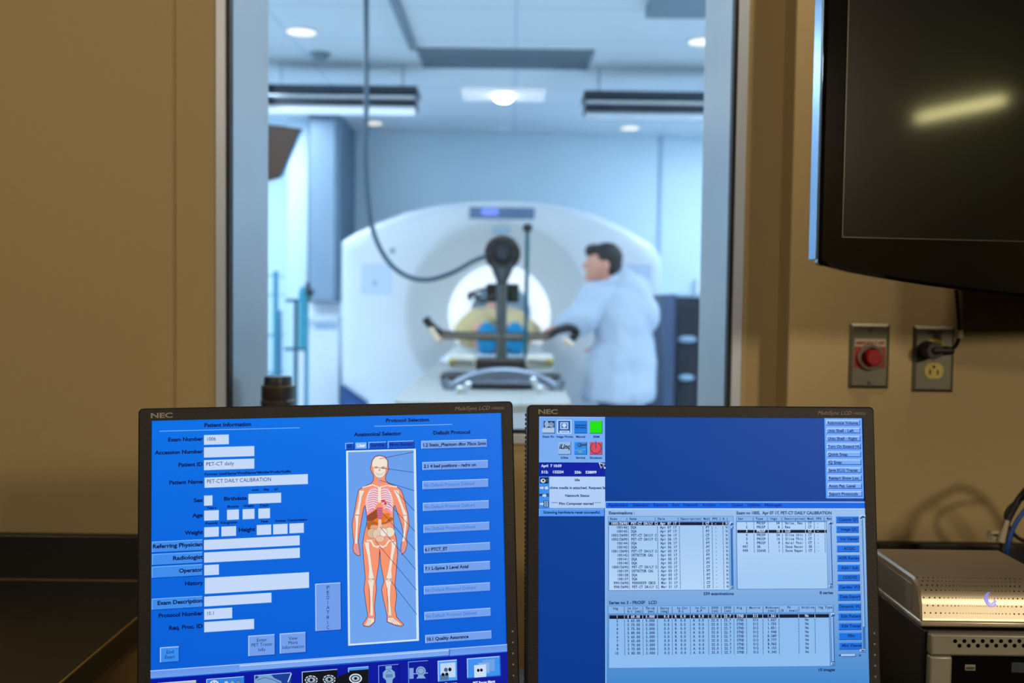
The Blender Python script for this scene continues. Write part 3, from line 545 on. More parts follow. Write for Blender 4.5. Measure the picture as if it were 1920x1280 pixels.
    rows = (('1005/D690', 'PET-CT DAILY C', 'Apr 07 17', 'CT'), ('100146', 'DQA', 'Apr 07 17', 'PT'), ('100145', 'DQA', 'Apr 07 17', 'PT'), ('1003/D690', 'PET-CT DAILY C', 'Apr 06 17', 'CT'), ('1002/D690', 'PET-CT DAILY C', 'Apr 06 17', 'CT'), ('100144', 'DQA', 'Apr 06 17', 'PT'), ('100143', 'DQA', 'Apr 06 17', 'PT'), ('1001/D690', 'PET-CT DAILY C', 'Apr 05 17', 'CT'), ('100142', 'DETECTOR CAL', 'Apr 05 17', 'PT'), ('100141', 'DQA', 'Apr 05 17', 'PT'), ('100140', 'DQA', 'Apr 05 17', 'PT'), ('1000/D690', 'PET-CT DAILY C', 'Apr 03 17', 'CT'), ('100139', 'DETECTOR CAL', 'Apr 03 17', 'PT'), ('100138', 'DQA', 'Apr 03 17', 'PT'), ('100137', 'DQA', 'Apr 03 17', 'PT'), ('999/D690', '90000059 CBO5', 'Mar 31 17', 'CT'), ('998/D690', 'PET-CT DAILY C', 'Mar 31 17', 'CT'))
    d.rect(c7(148, 263), c7(1675, 302), (10, 22, 50))
    for i, (a, b, e, g) in enumerate(rows):
        mono(c7, 168+i*.9, 294+i*51.0, '%9s| %-14s| %s |            | %s | -   | N' % (a, b, e, g), WH if i == 0 else TI)
    d.rect(c8(78, 362), c8(1228, 400), (10, 22, 50))
    for i, (a, b, e, g, h) in enumerate((('1', 'PROSP', '34', 'Noise, Res', 'CT'), ('2', 'PROSP', '8', 'Res', 'CT'), ('3', 'PROSP', '10', 'LCD', 'CT'), ('4', 'PROSP', '24', 'Slice thic', 'CT'), ('5', 'PROSP', '16', 'Slice Thic', 'CT'), ('6', 'PROSP', '8', 'Axial Posi', 'CT'), ('997', 'SR', '1', 'Dose Recor', 'SR'), ('999', 'SSAVE', '1', 'Dose Repor', 'CT'))):
        mono(c8, 72+i*.9, 290+i*50.7, '%6s   | %-5s | %5s | %-10s | %s | -   | N' % (a, b, e, g, h), WH if i == 2 else TI, pitch=22.85, maxx=c8(1236, 0)[0])
    d.text(c7(1358, 1198), c7(1748, 0)[0], '239 examinations', 4.8, (6, 54, 110), 1); d.text(c8(1136, 1185), c8(1308, 0)[0], '8 series', 4.8, (6, 54, 110), 1)
    d.text(c9(145, 149), c9(762, 0)[0], 'Series no 3 - PROSP   LCD', 5.2, (6, 54, 110), 1)
    mono(c9, 144, 218, '  Img   | Im Ctr  | Thick | Gntry |  Im Ctr |  Im Ctr | SFOV | DFOV | Alg  | Matrix | Midscan|    Ph    | Archive| Img Type|', cap=4.0, pitch=23.3)
    mono(c9, 144, 258, '        | S-I (mm)|  (mm) | (deg) |   R-L   |   A-P   | (cm) | (cm) |      |        |  (sec) |(% - msec)|        |         |', cap=4.0, pitch=23.3)
    d.rect(c9(150, 292), c10(1255, 320), (10, 22, 50))
    for i, (z, t) in enumerate(((60, '1.561'), (65, '1.657'), (70, '1.755'), (75, '1.851'), (80, '1.948'), (60, '8.589'), (65, '8.777'), (70, '8.965'), (75, '9.153'), (80, '9.342'))):
        mono(c9, 144+i*.6, 327+i*52, '%5d   | S %d.00 | 5.000 |   0.0 | R  0.0  | A  0.0  | 32.0 | 22.7 | STND |   512  |  %s |          |   No   |' % (i+1, z, t), WH if i == 0 else TI, pitch=23.3)
    d.text(c10(1112, 1008), c10(1333, 0)[0], '10 images', 4.8, (6, 40, 84), 1)
    for i, (s, x, xe) in enumerate((('Custom QC', 1383, 1632), ('Image QC', 1405, 1622), ('Vol Viewer', 1397, 1632), ('ACQC', 1443, 1587), ('ASIR Review', 1377, 1660), ('Add / Sub', 1411, 1628), ('CD/DVD', 1432, 1616), ('Cardiac VUE', 1386, 1672), ('Data Export', 1397, 1655), ('Dynamic VUE', 1380, 1690), ('Edit Patient', 1406, 1665), ('Edit Tracer', 1416, 1660), ('Film', 1493, 1588), ('Mini Viewer', 1416, 1674))):
        y = 187+i*123.6 if i < 8 else 0; 
        if i < 8: q0, q1, tb = c8(1343+i*3, y), c8(1636+i*2.4, y+90), c8(x, y+60)
        else:
            y = 12+(i-8)*125; q0, q1, tb = c10(1366+(i-8)*2.4, y), c10(1660+(i-8)*2.4, y+92), c10(x, y+58)
        d.rect(q0, (q1[0], q0[1]-2.2+2.0), (180, 208, 248)); d.button(q0, q1, (20, 112, 226), (70, 150, 240), (6, 62, 160), .0007)
        d.text(tb, c8(xe, 0)[0], s, 5.0, (4, 48, 120), 1, maxx=q1[0])
    scroll(c8(1648, 170), c10(1724, 762), .03, .82); q0, q1 = c10(1366, 782), c10(1672, 826); d.rect(q0, q1, (90, 140, 205)); d.button((q0[0]+6, q0[1]+.8), (q0[0]+33, q1[1]-.8), (150, 190, 240), (190, 215, 250), (20, 60, 120), .0006)
    d.poly([(q0[0]+5, q0[1]+1), (q0[0]+5, q1[1]-1), (q0[0]+1, (q0[1]+q1[1])/2)], (20, 60, 120)); d.poly([(q1[0]-5, q0[1]+1), (q1[0]-5, q1[1]-1), (q1[0]-1, (q0[1]+q1[1])/2)], (20, 60, 120))

# ================================================================== CONTROL ROOM SHELL
YW, YR, YB = 1.75, 1.68, 2.03          # window wall, nearer wall on the right, scanner-room side of the wall
CEIL, SCEIL = 2.66, 2.64
xl = P(405, 300, YW).x; xr = P(1398, 300, YW).x; zs = P(960, 832, YW).z; XS = P(1463, 400, YW).x
ZT = 2.05
mb = MB()
mb.box((-2.6, YW, 0), (xl, YB, CEIL)); mb.box((xr, YW, 0), (6.1, YB, CEIL)); mb.box((xl, YW, 0), (xr, YB, zs)); mb.box((xl, YW, ZT), (xr, YB, CEIL))
struct('wall_front', mb, M['paint'], smooth=False)
mb = MB(); mb.box((XS, YR, 0), (6.1, YW+.001, CEIL)); struct('wall_front_right', mb, M['paint'], smooth=False, bevel=.003)
gx = P(328, 500, YW).x
mb = MB(); mb.box((gx-.0015, YW-.0035, DESK_Z), (gx+.0015, YW+.001, CEIL)); struct('trim_1', mb, M['paint_side'], bevel=.001)
mb = MB(); mb.box((-2.6, -4.6, -.1), (6.1, YB, 0)); struct('floor', mb, M['cfloor'], smooth=False)
mb = MB(); mb.box((-2.6, -4.6, CEIL), (6.1, YB, CEIL+.1)); struct('ceiling', mb, M['cceil'], smooth=False)
mb = MB(); mb.box((-2.7, -4.6, 0), (-2.6, YB, CEIL)); struct('wall_left', mb, M['paint'], smooth=False)
mb = MB(); mb.box((6.1, -4.6, 0), (6.2, YB, CEIL)); struct('wall_right', mb, M['paint'], smooth=False)
mb = MB(); mb.box((-2.6, -4.7, 0), (6.1, -4.6, CEIL)); struct('wall_back', mb, M['paint'], smooth=False)
# window: white lip, rubber gasket, deep steel jamb, glass
win = bpy.data.objects.new('window_1', None); COL.objects.link(win); win.location = ((xl+xr)/2, YW, zs); win['kind'] = 'structure'
LP, TK = .0185, .0035
def ring(x0, x1, z0, z1, t, y0, y1):
    m = MB(); m.box((x0, y0, z0), (x0+t, y1, z1)); m.box((x1-t, y0, z0), (x1, y1, z1)); m.box((x0+t, y0, z0), (x1-t, y1, z0+t)); m.box((x0+t, y0, z1-t), (x1-t, y1, z1)); return m
obj('window_lip', ring(xl, xr, zs, ZT, LP, YW-.006, YW+.02), M['lip'], win, bevel=.002)
obj('gasket', ring(xl+LP, xr-LP, zs+LP, ZT-LP, .006, YW-.002, YW+.02), M['gasket'], win)
obj('window_jamb', ring(xl, xr, zs, ZT, LP+.004, YW+.02, YB), M['steel'], win)
mb = MB(); mb.box((xl+LP+.006, YW+.008, zs+LP+.006), (xr-LP-.006, YW+.014, ZT-LP-.006)); obj('window_glass', mb, M['glass'], win, smooth=False)

# counter with backsplash on the left, desk and right wing
xc = P(337, 1118, YW-.02).x
def P2(px, py, z): return PZ(px, py, z)
ct = thing('countertop', 'black laminate countertop against the wall left of the monitors', 'countertop', (-1.5, 1.4, DESK_Z-.04))
mb = MB(); mb.box((-2.59, .35, DESK_Z-.04), (xc, YW-.001, DESK_Z)); obj('top_slab', mb, M['counter'], ct, bevel=.002)
mb = MB(); mb.box((xc-.0016, .35, DESK_Z-.0016), (xc+.0006, YW-.024, DESK_Z+.0006)); obj('edge_highlight', mb, mat('tan_edge_highlight', (172, 140, 84), .5), ct)  # thin tan strip drawn as the highlight along the counter edge
zt = P(130, 1003, YW-.02).z
mb = MB(); mb.box((-2.59, YW-.021, DESK_Z), (xc, YW-.001, zt)); obj('backsplash', mb, M['counter'], ct, bevel=.003)
mb = MB(); mb.box((-2.59, YW-.0235, DESK_Z), (xc, YW-.021, DESK_Z+.0016)); obj('junction_highlight', mb, mat('tan_junction_highlight', (150, 122, 78), .5), ct)  # tan strip drawn as the highlight line where backsplash meets counter
mb = MB(); mb.box((-2.55, .4, 0), (xc-.03, YW-.003, DESK_Z-.04)); tag(obj('base_cabinet', mb, mat('tan_cabinet_side', (168, 146, 104), .5), bevel=.003), 'tan base cabinet under the left black countertop', 'cabinet')
XR = .5
dk = thing('desk', 'dark laminate desk carrying the two monitors and the computer', 'desk', (.3, .9, 0))
mb = MB(); mb.box((-.40, .5, DESK_Z-.035), (XR, 1.34, DESK_Z)); mb.box((XR, .5, DESK_Z-.035), (2.0, YR-.001, DESK_Z)); obj('desktop', mb, M['counter'], dk)
for x, y in ((-.36, .55), (-.36, 1.28), (1.95, .55), (1.95, 1.6)):
    mb = MB(); mb.box((x-.025, y-.025, 0), (x+.025, y+.025, DESK_Z-.035)); obj('leg', mb, M['dgrey'], dk, bevel=.003)
zt2 = P(1850, 1020, YR-.02).z
mb = MB(); mb.box((XR+.12, YR-.021, DESK_Z), (2.0, YR-.001, zt2)); obj('backsplash', mb, M['counter'], dk, bevel=.003)

# ================================================================== MONITORS
monitor('left black desktop monitor showing a blue patient form with body diagram', (-.37823, 1.04394, 1.10588), (12.52, 7.29, .549), paint_left)
monitor('right black desktop monitor showing examination lists and a green icon', (.03153, 1.12660, 1.10598), (3.42, 7.51, 0), paint_right)

# ================================================================== WALL TELEVISION
TVY = 1.33; a = R(9); o = P(1546, 300, TVY)
bl = P(1536, 492, TVY); ztv = bl.z
tv = thing('wall_television', 'large glossy black television on the wall at upper right', 'television', (bl.x, TVY, ztv), rot=(0, 0, a))
W, H = .98, .60
def arc_rr(ins, drop):
    pts = [(ins, H-ins), (ins, .0+ins)]
    n = 24
    for i in range(n+1):
        t = i/n; pts.append((ins+.004+t*(W-2*ins-.008), ins-drop*math.sin(math.pi*t)**.8 - .003))
    pts += [(W-ins, ins), (W-ins, H-ins)]; return pts[::-1]
p0, p1, p2 = arc_rr(0, .045), arc_rr(.004, .045), arc_rr(.012, .043)
mb = MB(); mb.loops([[(x, .014, z) for x, z in p0], [(x, .004, z) for x, z in p0], [(x, 0, z) for x, z in p1], [(x, 0, z) for x, z in p2]], closed_ends=False)
mb.add([(x, 0, z) for x, z in p2], [tuple(range(len(p2)))]); obj('front_bezel', mb, M['glossblack'], tv, local=True)
mb = MB(); mb.box((-.0015, .006, .004), (.004, .03, H)); obj('side_sheen', mb, mat('pale_side_sheen', (150, 190, 232), .25, .5), tv, local=True, bevel=.002)  # pale blue colour imitates window light reflected along the side
mb = MB(); mb.loops([[(x, .014, z) for x, z in p0], [(x, .034, z) for x, z in p2], [(min(max(x, .06), W-.06), .07, min(max(z, .07), H-.06)) for x, z in p2]]); obj('back_shell', mb, M['black'], tv, local=True)
sx0, sz0 = .032, .035
mb = MB(); mb.box((sx0, -.0006, sz0), (W-.03, .002, H-.035)); obj('screen', mb, M['tvscreen'], tv, local=True, smooth=False)
mb = MB(); t = .0012; mb.box((sx0-t, -.0014, sz0-t), (W-.03, .001, sz0)); mb.box((sx0-t, -.0014, sz0), (sx0, .001, H-.035)); obj('screen_edge', mb, mat('faint_edge', (66, 56, 46), .3), tv, local=True)
mb = MB(); mb.box((.40, .06, .2), (.58, .15, .42)); obj('wall_bracket', mb, M['dgrey'], tv, local=True)
# its reflected lamp: a fluorescent fitting on the ceiling behind the viewer
nT = Vector((math.sin(a), -math.cos(a), 0)); oT = Vector(tv.location)
def mirror_hit(px, py, z):
    d = ray(px, py); t = (oT-CAM).dot(nT)/d.dot(nT); h = CAM+d*t; r = d-nT*(2*d.dot(nT)); return h+r*((z-h.z)/r.z)
A, B = mirror_hit(1722, 222, CEIL-.06), mirror_hit(1880, 188, CEIL-.06)
print('tube ends', A, B)
fx = thing('fluorescent_fitting', 'ceiling fluorescent tube fitting reflected in the wall television', 'ceiling light', ((A+B)/2))
mb = MB(); mb.cyl(A, B, .03); obj('tube', mb, M['tube'], fx)
d_ = (B-A).normalized(); mb = MB(); mb.cyl(A-d_*.03+Vector((0, 0, .045)), B+d_*.03+Vector((0, 0, .045)), .016); obj('housing', mb, M['whitedull'], fx)
# television power cord
cord = spline([P(1792, 530, 1.60), P(1796, 575, 1.62), P(1799, 620, 1.63), P(1796, 640, 1.64), P(1788, 652, 1.645), P(1772, 655, 1.648)], 6)
pc = thing('television_lead', 'black power cord hanging from the television to the wall outlet', 'cord', tuple(cord[0]))
mb = MB(); mb.tube(cord, .0032); obj('cable', mb, M['rubber'], pc)
mb = MB(); mb.tube([P(1798, 618, 1.63), P(1799, 632, 1.633)], .0062); obj('cable_tag', mb, M['labelwhite'], pc)
pa = P(1764, 655, 1.65); mb = MB(); mb.cyl((pa.x-.012, YR-.038, pa.z-.002), (pa.x-.012, YR-.0045, pa.z-.002), .0135, .016, 20); mb.capsule((pa.x-.012, YR-.03, pa.z-.002), (pa.x+.016, YR-.03, pa.z-.002), .0105, .007); obj('plug', mb, M['rubber'], pc)

# ================================================================== WALL PLATES
def plate(name, label, cat, px, py, wpx, hpx, top_px):
    c = P(px, py, YR); s = FPX/YR; w2, h2 = wpx/s/2, hpx/s/2
    root = thing(name, label, cat, (c.x, YR, c.z))
    mb = MB(); mb.loops([[(c.x+sx*(w2-i), YR-y, c.z+sz*(h2-i)) for sx, sz in ((-1, -1), (1, -1), (1, 1), (-1, 1))] for i, y in ((0, .0002), (0, .0015), (.005, .0048))]); obj('plate', mb, M['plate'], root, bevel=.0008)
    return root, c, w2, h2
root, c, w2, h2 = plate('emergency_button_plate', 'steel wall plate with a red emergency push button', 'emergency switch', 1629, 667, 75, 122, 0)
mb = MB(); mb.box((c.x-.026, YR-.0056, c.z-.02), (c.x+.026, YR-.0044, c.z+.016)); obj('red_label', mb, M['redlabel'], root)
mb = MB(); mb.box((c.x-.026, YR-.0057, c.z+.0163), (c.x+.026, YR-.0044, c.z+.029)); obj('white_label', mb, M['labelwhite'], root)
lettering('label_lettering', 'EMERGENCY OFF', (c.x-.024, YR-.0058, c.z+.0195), (1, 0, 0), (0, 0, 1), .0052, M['redlabel'], root, width=.048, bold=1)
mb = MB()
for sa in range(0, 40):
    pass
ringp = [(.0225, .0044), (.0225, .009), (.021, .0135), (.017, .0135), (.0165, .0044)]
mb.loops([[(c.x+r*math.cos(2*math.pi*i/32), YR-y, c.z-.002+r*math.sin(2*math.pi*i/32)) for i in range(32)] for r, y in ringp], False); obj('chrome_collar', mb, M['chrome'], root)
mb = MB(); mb.cyl((c.x+.002, YR-.004, c.z-.002), (c.x+.002, YR-.024, c.z-.002), .0135, .0135, 28); obj('push_button', mb, M['red'], root, bevel=.002)
for s in (1, -1):
    mb = MB(); mb.cyl((c.x, YR-.0044, c.z+s*.045), (c.x, YR-.0056, c.z+s*.045), .0032, n=16); obj('screw', mb, M['chrome'], root)
root, c, w2, h2 = plate('power_outlet', 'steel duplex power outlet with ivory sockets under the television', 'power outlet', 1749, 673, 77, 124, 0)
for s in (1, -1):
    zc = c.z+s*.0195; mb = MB(); n = 28
    mb.loops([[(c.x+.0165*math.cos(2*math.pi*i/n), YR-y, zc+max(-.0135, min(.0135, .0165*math.sin(2*math.pi*i/n)))) for i in range(n)] for y in (.004, .0062)]); so = obj('socket_face', mb, M['yellow'], root, bevel=.0005)
    mb = MB(); mb.box((c.x-.0075, YR-.0066, zc-.0065), (c.x-.0052, YR-.006, zc+.002)); mb.box((c.x+.0052, YR-.0066, zc-.0065), (c.x+.0075, YR-.006, zc+.002)); mb.cyl((c.x, YR-.006, zc+.0068), (c.x, YR-.0066, zc+.0068), .0024, n=12); obj('socket_slot', mb, M['hole'], so)
mb = MB(); mb.cyl((c.x, YR-.0046, c.z), (c.x, YR-.0058, c.z), .003, n=16); obj('screw', mb, M['chrome'], root)
lettering('plate_lettering', 'UPS-1E', (c.x-.013, YR-.005, c.z+.043), (1, 0, 0), (0, 0, 1), .005, M['gasket'], root, width=.026, bold=1)

# ================================================================== COMPUTER AND EXTERNAL DRIVE
YC = 1.15; q = P(1740, 1182, YC); ztop = q.z; x0 = q.x; x1 = x0+.44
pc_ = thing('desktop_computer', 'black desktop computer with silver perforated front right of the monitors', 'computer', (x0+.2, YC+.2, DESK_Z))
mb = MB(); mb.box((x0-.004, YC+.004, DESK_Z+.004), (x1, YC+.295, ztop)); obj('case', mb, M['black'], pc_, bevel=.002)
fw = x1-x0
def zz(py): return P(1800, py, YC).z
def xx(px): return P(px, 1240, YC).x
# front panel plates around the recess
rz = zz(1226); rx = xx(1781)
mb = MB(); mb.box((x0, YC-.008, rz), (x1, YC+.004, ztop-.001)); mb.box((x0, YC-.008, DESK_Z+.012), (rx, YC+.004, rz)); fp = obj('front_panel', mb, M['silverf'], pc_, bevel=.003)
mb = MB()
for row in range(2):
    for k in range(22):
        px = 1791+k*17.2+row*8.2; p = P(px, 1201.5+row*8.6, YC-.008); mb.cyl((p.x, YC-.0084, p.z), (p.x, YC-.0070, p.z), .0023, n=14)
obj('vent_hole', mb, M['hole'], fp)
mb = MB(); mb.box((rx, YC-.001, DESK_Z+.012), (x1-.02, YC+.004, rz)); rp = obj('drive_bay', mb, M['hole'], pc_)
p = P(1818, 1251, YC); mb = MB(); mb.box((p.x-.006, YC-.0018, p.z-.003), (p.x+.006, YC-.0008, p.z+.004)); bd = obj('bay_badge', mb, M['silverf'], rp)
lettering('badge_lettering', 'HDD', (p.x-.005, YC-.0019, p.z-.0015), (1, 0, 0), (0, 0, 1), .003, M['gasket'], rp, width=.01, bold=1)
p = P(1905, 1250, YC); mb = MB(); mb.box((p.x-.006, YC-.0018, p.z-.006), (p.x+.01, YC-.0008, p.z+.006)); obj('bay_badge', mb, M['dgrey'], rp)
for s in range(4):
    mb = MB(); mb.cyl((x0+.04+(s % 2)*.36, YC+.05+(s//2)*.2, DESK_Z), (x0+.04+(s % 2)*.36, YC+.05+(s//2)*.2, DESK_Z+.005), .012); obj('foot', mb, M['rubber'], pc_)
# external drive lying on the computer
YD = YC+.004; bq = P(1725, 1157, YD); zb = ztop+.0008
xl_ = bq.x; wd = .172; prof = [(0, .004), (0, .0085), (.0005, .0120)]
hh = P(1705, 1084, YD+.02).z-zb
dr = thing('external_drive', 'silver external hard drive with dotted slope and glowing blue mark', 'hard drive', (xl_+wd/2, YD+.08, zb))
mb = MB(); mb.box((xl_, YD, zb+.0018), (xl_+wd, YD+.165, zb+.0095)); obj('base_tray', mb, M['silver'], dr, bevel=.0025)
prof = [(.0015, .0095), (.0025, .012), (.0045, hh*.5), (.010, hh*.78), (.018, hh*.93), (.030, hh), (.16, hh), (.165, hh-.004), (.165, .0095)]
mb = MB(); lps = []
for xx_ in (xl_+.0015, xl_+.004, xl_+wd-.004, xl_+wd-.0015):
    e = .0025 if xx_ in (xl_+.0015, xl_+wd-.0015) else 0
    lps.append([(xx_, YD+y+(e if z > .01 else 0)*.5, zb+z-(e if z > .01 else 0)) for y, z in prof])
mb.loops(lps); obj('cover', mb, M['silver'], dr)
def slope(u, v):                             # u across 0..1, v up the slope 0..1 -> point and outward normal
    seg = prof[1:6]; k = v*(len(seg)-1); i = min(int(k), len(seg)-2); f = k-i
    y = seg[i][0]*(1-f)+seg[i+1][0]*f; z = seg[i][1]*(1-f)+seg[i+1][1]*f
    n = Vector((0, -(seg[i+1][1]-seg[i][1]), seg[i+1][0]-seg[i][0])).normalized(); return Vector((xl_+u*wd, YD+y, zb+z)), n
mb = MB()
for r_ in range(7):
    u = .04+(r_ % 2)*.02
    while u < .97:
        dist = abs(u-.40); sp = .012+.045*min(1, dist*1.7); p, n = slope(u, .1+r_*.14)
        mb.cyl(p-n*.0004, p+n*.0002, .00095 if dist > .25 else (.0007 if dist > .12 else .00045), n=8); u += sp
obj('vent_dots', mb, M['hole'], dr)
mb = MB()
for r0, a0, a1 in ((.0072, 95, 320), (.0056, 110, 350), (.0040, 150, 375)):
    pts = []
    for k in range(26):
        t = R(a0+(a1-a0)*k/25); p, n = slope(.50+r0*math.cos(t)/wd, .36+r0*math.sin(t)/.058); pts.append(p+n*.0003)
    mb.tube(pts, .00055, 6)
obj('glowing_mark', mb, M['glow'], dr)
mb = MB(); mb.box((xl_+.0008, YD+.028, zb+.013), (xl_+.0016, YD+.15, zb+hh-.009)); obj('side_panel', mb, M['silverf'], dr, bevel=.0003)
for s in range(4):
    mb = MB(); mb.cyl((xl_+.02+(s % 2)*.13, YD+.02+(s//2)*.12, zb-.0006), (xl_+.02+(s % 2)*.13, YD+.02+(s//2)*.12, zb+.002), .006); obj('foot', mb, M['rubber'], dr)
# cables behind the drive
k1 = thing('power_cable', 'black looping cable with a white tag behind the hard drive', 'cable', tuple(P(1880, 1010, 1.5)))
pts = spline([P(2075, 1150, 1.52), P(2070, 1040, 1.52), P(2030, 935, 1.52), P(1975, 895, 1.52), P(1940, 905, 1.52), P(1915, 930, 1.5), P(1897, 960, 1.5), P(1886, 985, 1.5), P(1882, 1015, 1.5), P(1880, 1060, 1.5), P(1878, 1110, 1.53)], 6)
mb = MB(); mb.tube(pts, .0052); obj('cable', mb, M['rubber'], k1)
mb = MB(); mb.tube([P(1889, 975, 1.495), P(1877, 1016, 1.495)], [.0036, .0056]); obj('strain_relief', mb, M['labelwhite'], k1)
pa, pb = P(1852, 994, 1.5), P(1879, 1013, 1.505); mb = MB(); mb.box((pa.x, 1.498, pb.z), (pb.x, 1.501, pa.z)); tg = obj('paper_tag', mb, M['labelwhite'], k1)
lettering('tag_lettering', '1084', (pa.x+.002, 1.4978, pb.z+.0075), (1, 0, 0), (0, 0, 1), .0045, M['gasket'], tg, width=.017, bold=1)
lettering('tag_lettering', 'C-12', (pa.x+.002, 1.4978, pb.z+.0015), (1, 0, 0), (0, 0, 1), .0045, M['gasket'], tg, width=.017, bold=1)
k2 = obj('network_cable', MB().tube(spline([P(2090, 1160, 1.46), P(2080, 1050, 1.46), P(2040, 960, 1.46), P(1985, 925, 1.46), P(1945, 935, 1.46), P(1915, 965, 1.46), P(1898, 995, 1.46), P(1889, 1025, 1.46), P(1886, 1050, 1.47), P(1885, 1110, 1.50)], 6), .0033), M['bluecable'])
tag(k2, 'blue network cable bending down behind the hard drive', 'cable')
k3 = obj('coiled_lead', MB().tube(spline([P(2060, 1140, 1.55), P(2040, 1010, 1.55), P(1990, 935, 1.55), P(1935, 930, 1.55), P(1900, 945, 1.55), P(1886, 965, 1.55), P(1893, 990, 1.55), P(1912, 1010, 1.55), P(1940, 1020, 1.55), P(1985, 1060, 1.55), P(2010, 1140, 1.55)], 6), .003), M['rubber'])
tag(k3, 'thin black lead curling at the right edge behind the drive', 'cable')

# ================================================================== LENS ON THE WINDOW SILL
zsill = zs+LP+.004; lc = P(521, 740, 1.865); rl = 31/FPX*1.865
ln = thing('camera_lens', 'black camera lens standing on the window sill at left', 'camera lens', (lc.x, 1.865, zsill))
ztl = P(521, 705, 1.865).z; hL = ztl-zsill
mb = MB(); n = 36; pr = [(.92, 0), (.98, .06), (.98, .22), (1.03, .25), (1.03, .45), (.97, .48), (1.0, .52), (1.0, .78), (.86, .80)]
mb.loops([[(lc.x+rl*r*math.cos(2*math.pi*i/n), 1.865+rl*r*math.sin(2*math.pi*i/n), zsill+h*hL) for i in range(n)] for r, h in pr]); obj('barrel', mb, mat('dark_brown_lens_barrel', (44, 34, 30), .45, bump=.5, scale=260), ln)
mb = MB(); mb.loops([[(lc.x+rl*r*math.cos(2*math.pi*i/n), 1.865+rl*r*math.sin(2*math.pi*i/n), zsill+h*hL) for i in range(n)] for r, h in ((.84, .79), (.84, .95), (.80, 1.0))]); obj('lens_cap', mb, mat('blue_black_lens_cap', (34, 44, 56), .4), ln)
mb = MB(); mb.loops([[(lc.x+rl*r*math.cos(2*math.pi*i/n), 1.865+rl*r*math.sin(2*math.pi*i/n), zsill+h*hL) for i in range(n)] for r, h in ((.99, .775), (1.012, .78), (1.012, .80), (.85, .805))], False); obj('gold_ring', mb, mat('gold_ring', (140, 120, 70), .35, .7), ln)

# ================================================================== SCANNER ROOM SHELL
YF = 8.55; SXL, SXR = -2.75, 2.7
mb = MB(); mb.box((SXL, YB, -.1), (SXR, YF, 0)); struct('floor_scanner', mb, M['sfloor'], smooth=False)
mb = MB(); mb.box((SXL, YB, SCEIL), (SXR, YF, SCEIL+.1)); struct('ceiling_scanner', mb, M['sceil'], smooth=False)
mb = MB(); mb.box((SXL, YF, 0), (SXR, YF+.1, SCEIL+.1)); struct('wall_far', mb, M['swall'], smooth=False)
mb = MB(); mb.box((SXL-.1, YB, 0), (SXL, YF, SCEIL+.1)); struct('wall_scanner_left', mb, M['swall'], smooth=False)
mb = MB(); mb.box((SXR, YB, 0), (SXR+.1, YF, SCEIL+.1)); struct('wall_scanner_right', mb, M['swall'], smooth=False)
# panel seams on the far wall
for i, px in enumerate((1237,)):
    p = P(px, 400, YF-.01); mb = MB(); mb.box((p.x-.012, YF-.014, 0), (p.x+.012, YF, SCEIL)); struct('trim_%d' % (2+i), mb, M['bluegrey'])
# lamps
def downlight(px, py, label, r=.075):
    p = PZ(px, py, SCEIL-.004); t = thing('ceiling_downlight', label, 'ceiling light', (p.x, p.y, SCEIL), 'round recessed downlights in the scanner room')
    n = 28; mb = MB(); mb.loops([[(p.x+q_*math.cos(2*math.pi*i/n), p.y+q_*math.sin(2*math.pi*i/n), z) for i in range(n)] for q_, z in ((r+.02, SCEIL), (r+.02, SCEIL-.006), (r, SCEIL-.006))], False); obj('trim_ring', mb, M['white'], t)
    mb = MB(); mb.cyl((p.x, p.y, SCEIL-.007), (p.x, p.y, SCEIL-.001), r, n=28); obj('lamp_disc', mb, M['warmdisc'], t)
downlight(565, 60, 'round warm downlight at upper left of the scanner room ceiling'); downlight(1318, 78, 'warm downlight half hidden by the right window jamb')
downlight(700, 231, 'small far downlight just right of the hanging hose'); downlight(1181, 240, 'small far downlight under the right linear fixture')
for i, (x, y) in enumerate(((-1.3, 3.0), (.15, 3.0), (1.6, 3.0), (-2.12, 5.3), (-2.12, 7.3), (2.05, 5.3), (2.05, 7.3))):  # unseen panels added to brighten the walls, gantry and ceiling
    t = thing('added_light_panel', 'added cool light panel on the scanner room ceiling out of view', 'ceiling light', (x, y, SCEIL), 'added unseen panels lighting the scanner room')
    mb = MB(); mb.box((x-.6, y-.3, SCEIL-.02), (x+.6, y+.3, SCEIL)); obj('frame', mb, M['white'], t)
    mb = MB(); mb.box((x-.57, y-.27, SCEIL-.024), (x+.57, y+.27, SCEIL-.02)); obj('diffuser', mb, mat('cool_light_panel', (230, 240, 255), .5, emit=(206, 228, 248), es=PANEL_EMIT*(1, 1, .8, 1.1, .85, .7, .95)[i]), t)
# exam lamp in the middle with its square housing
p = PZ(944, 180, SCEIL-.02); t = thing('ceiling_lamp', 'bright round white lamp in a square fitting above the scanner', 'ceiling light', (p.x, p.y, SCEIL))
mb = MB(); mb.box((p.x-.28, p.y-.17, SCEIL-.02), (p.x+.28, p.y+.17, SCEIL)); obj('housing', mb, mat('lit_white_diffuser', (250, 250, 250), .5, emit=(225, 236, 250), es=.3), t)
mb = MB(); mb.ball((p.x, p.y, SCEIL-.035), (.062, .062, .03)); obj('bulb', mb, M['hotlamp'], t)
for i, (px, py, nm, lab, cat, m) in enumerate(((600, 107, 'smoke_detector', 'dark round smoke detector on the ceiling below the left downlight', 'smoke detector', 'grille'), (938, 241, 'sprinkler_head', 'small white ceiling sprinkler above the scanner arch', 'sprinkler', 'white'))):
    p = PZ(px, py, SCEIL-.02); mb = MB(); mb.cyl((p.x, p.y, SCEIL-.008), (p.x, p.y, SCEIL), .065); mb.cyl((p.x, p.y, SCEIL-.035), (p.x, p.y, SCEIL-.008), .04, .05); tag(obj(nm, mb, M[m], bevel=.004), lab, cat)
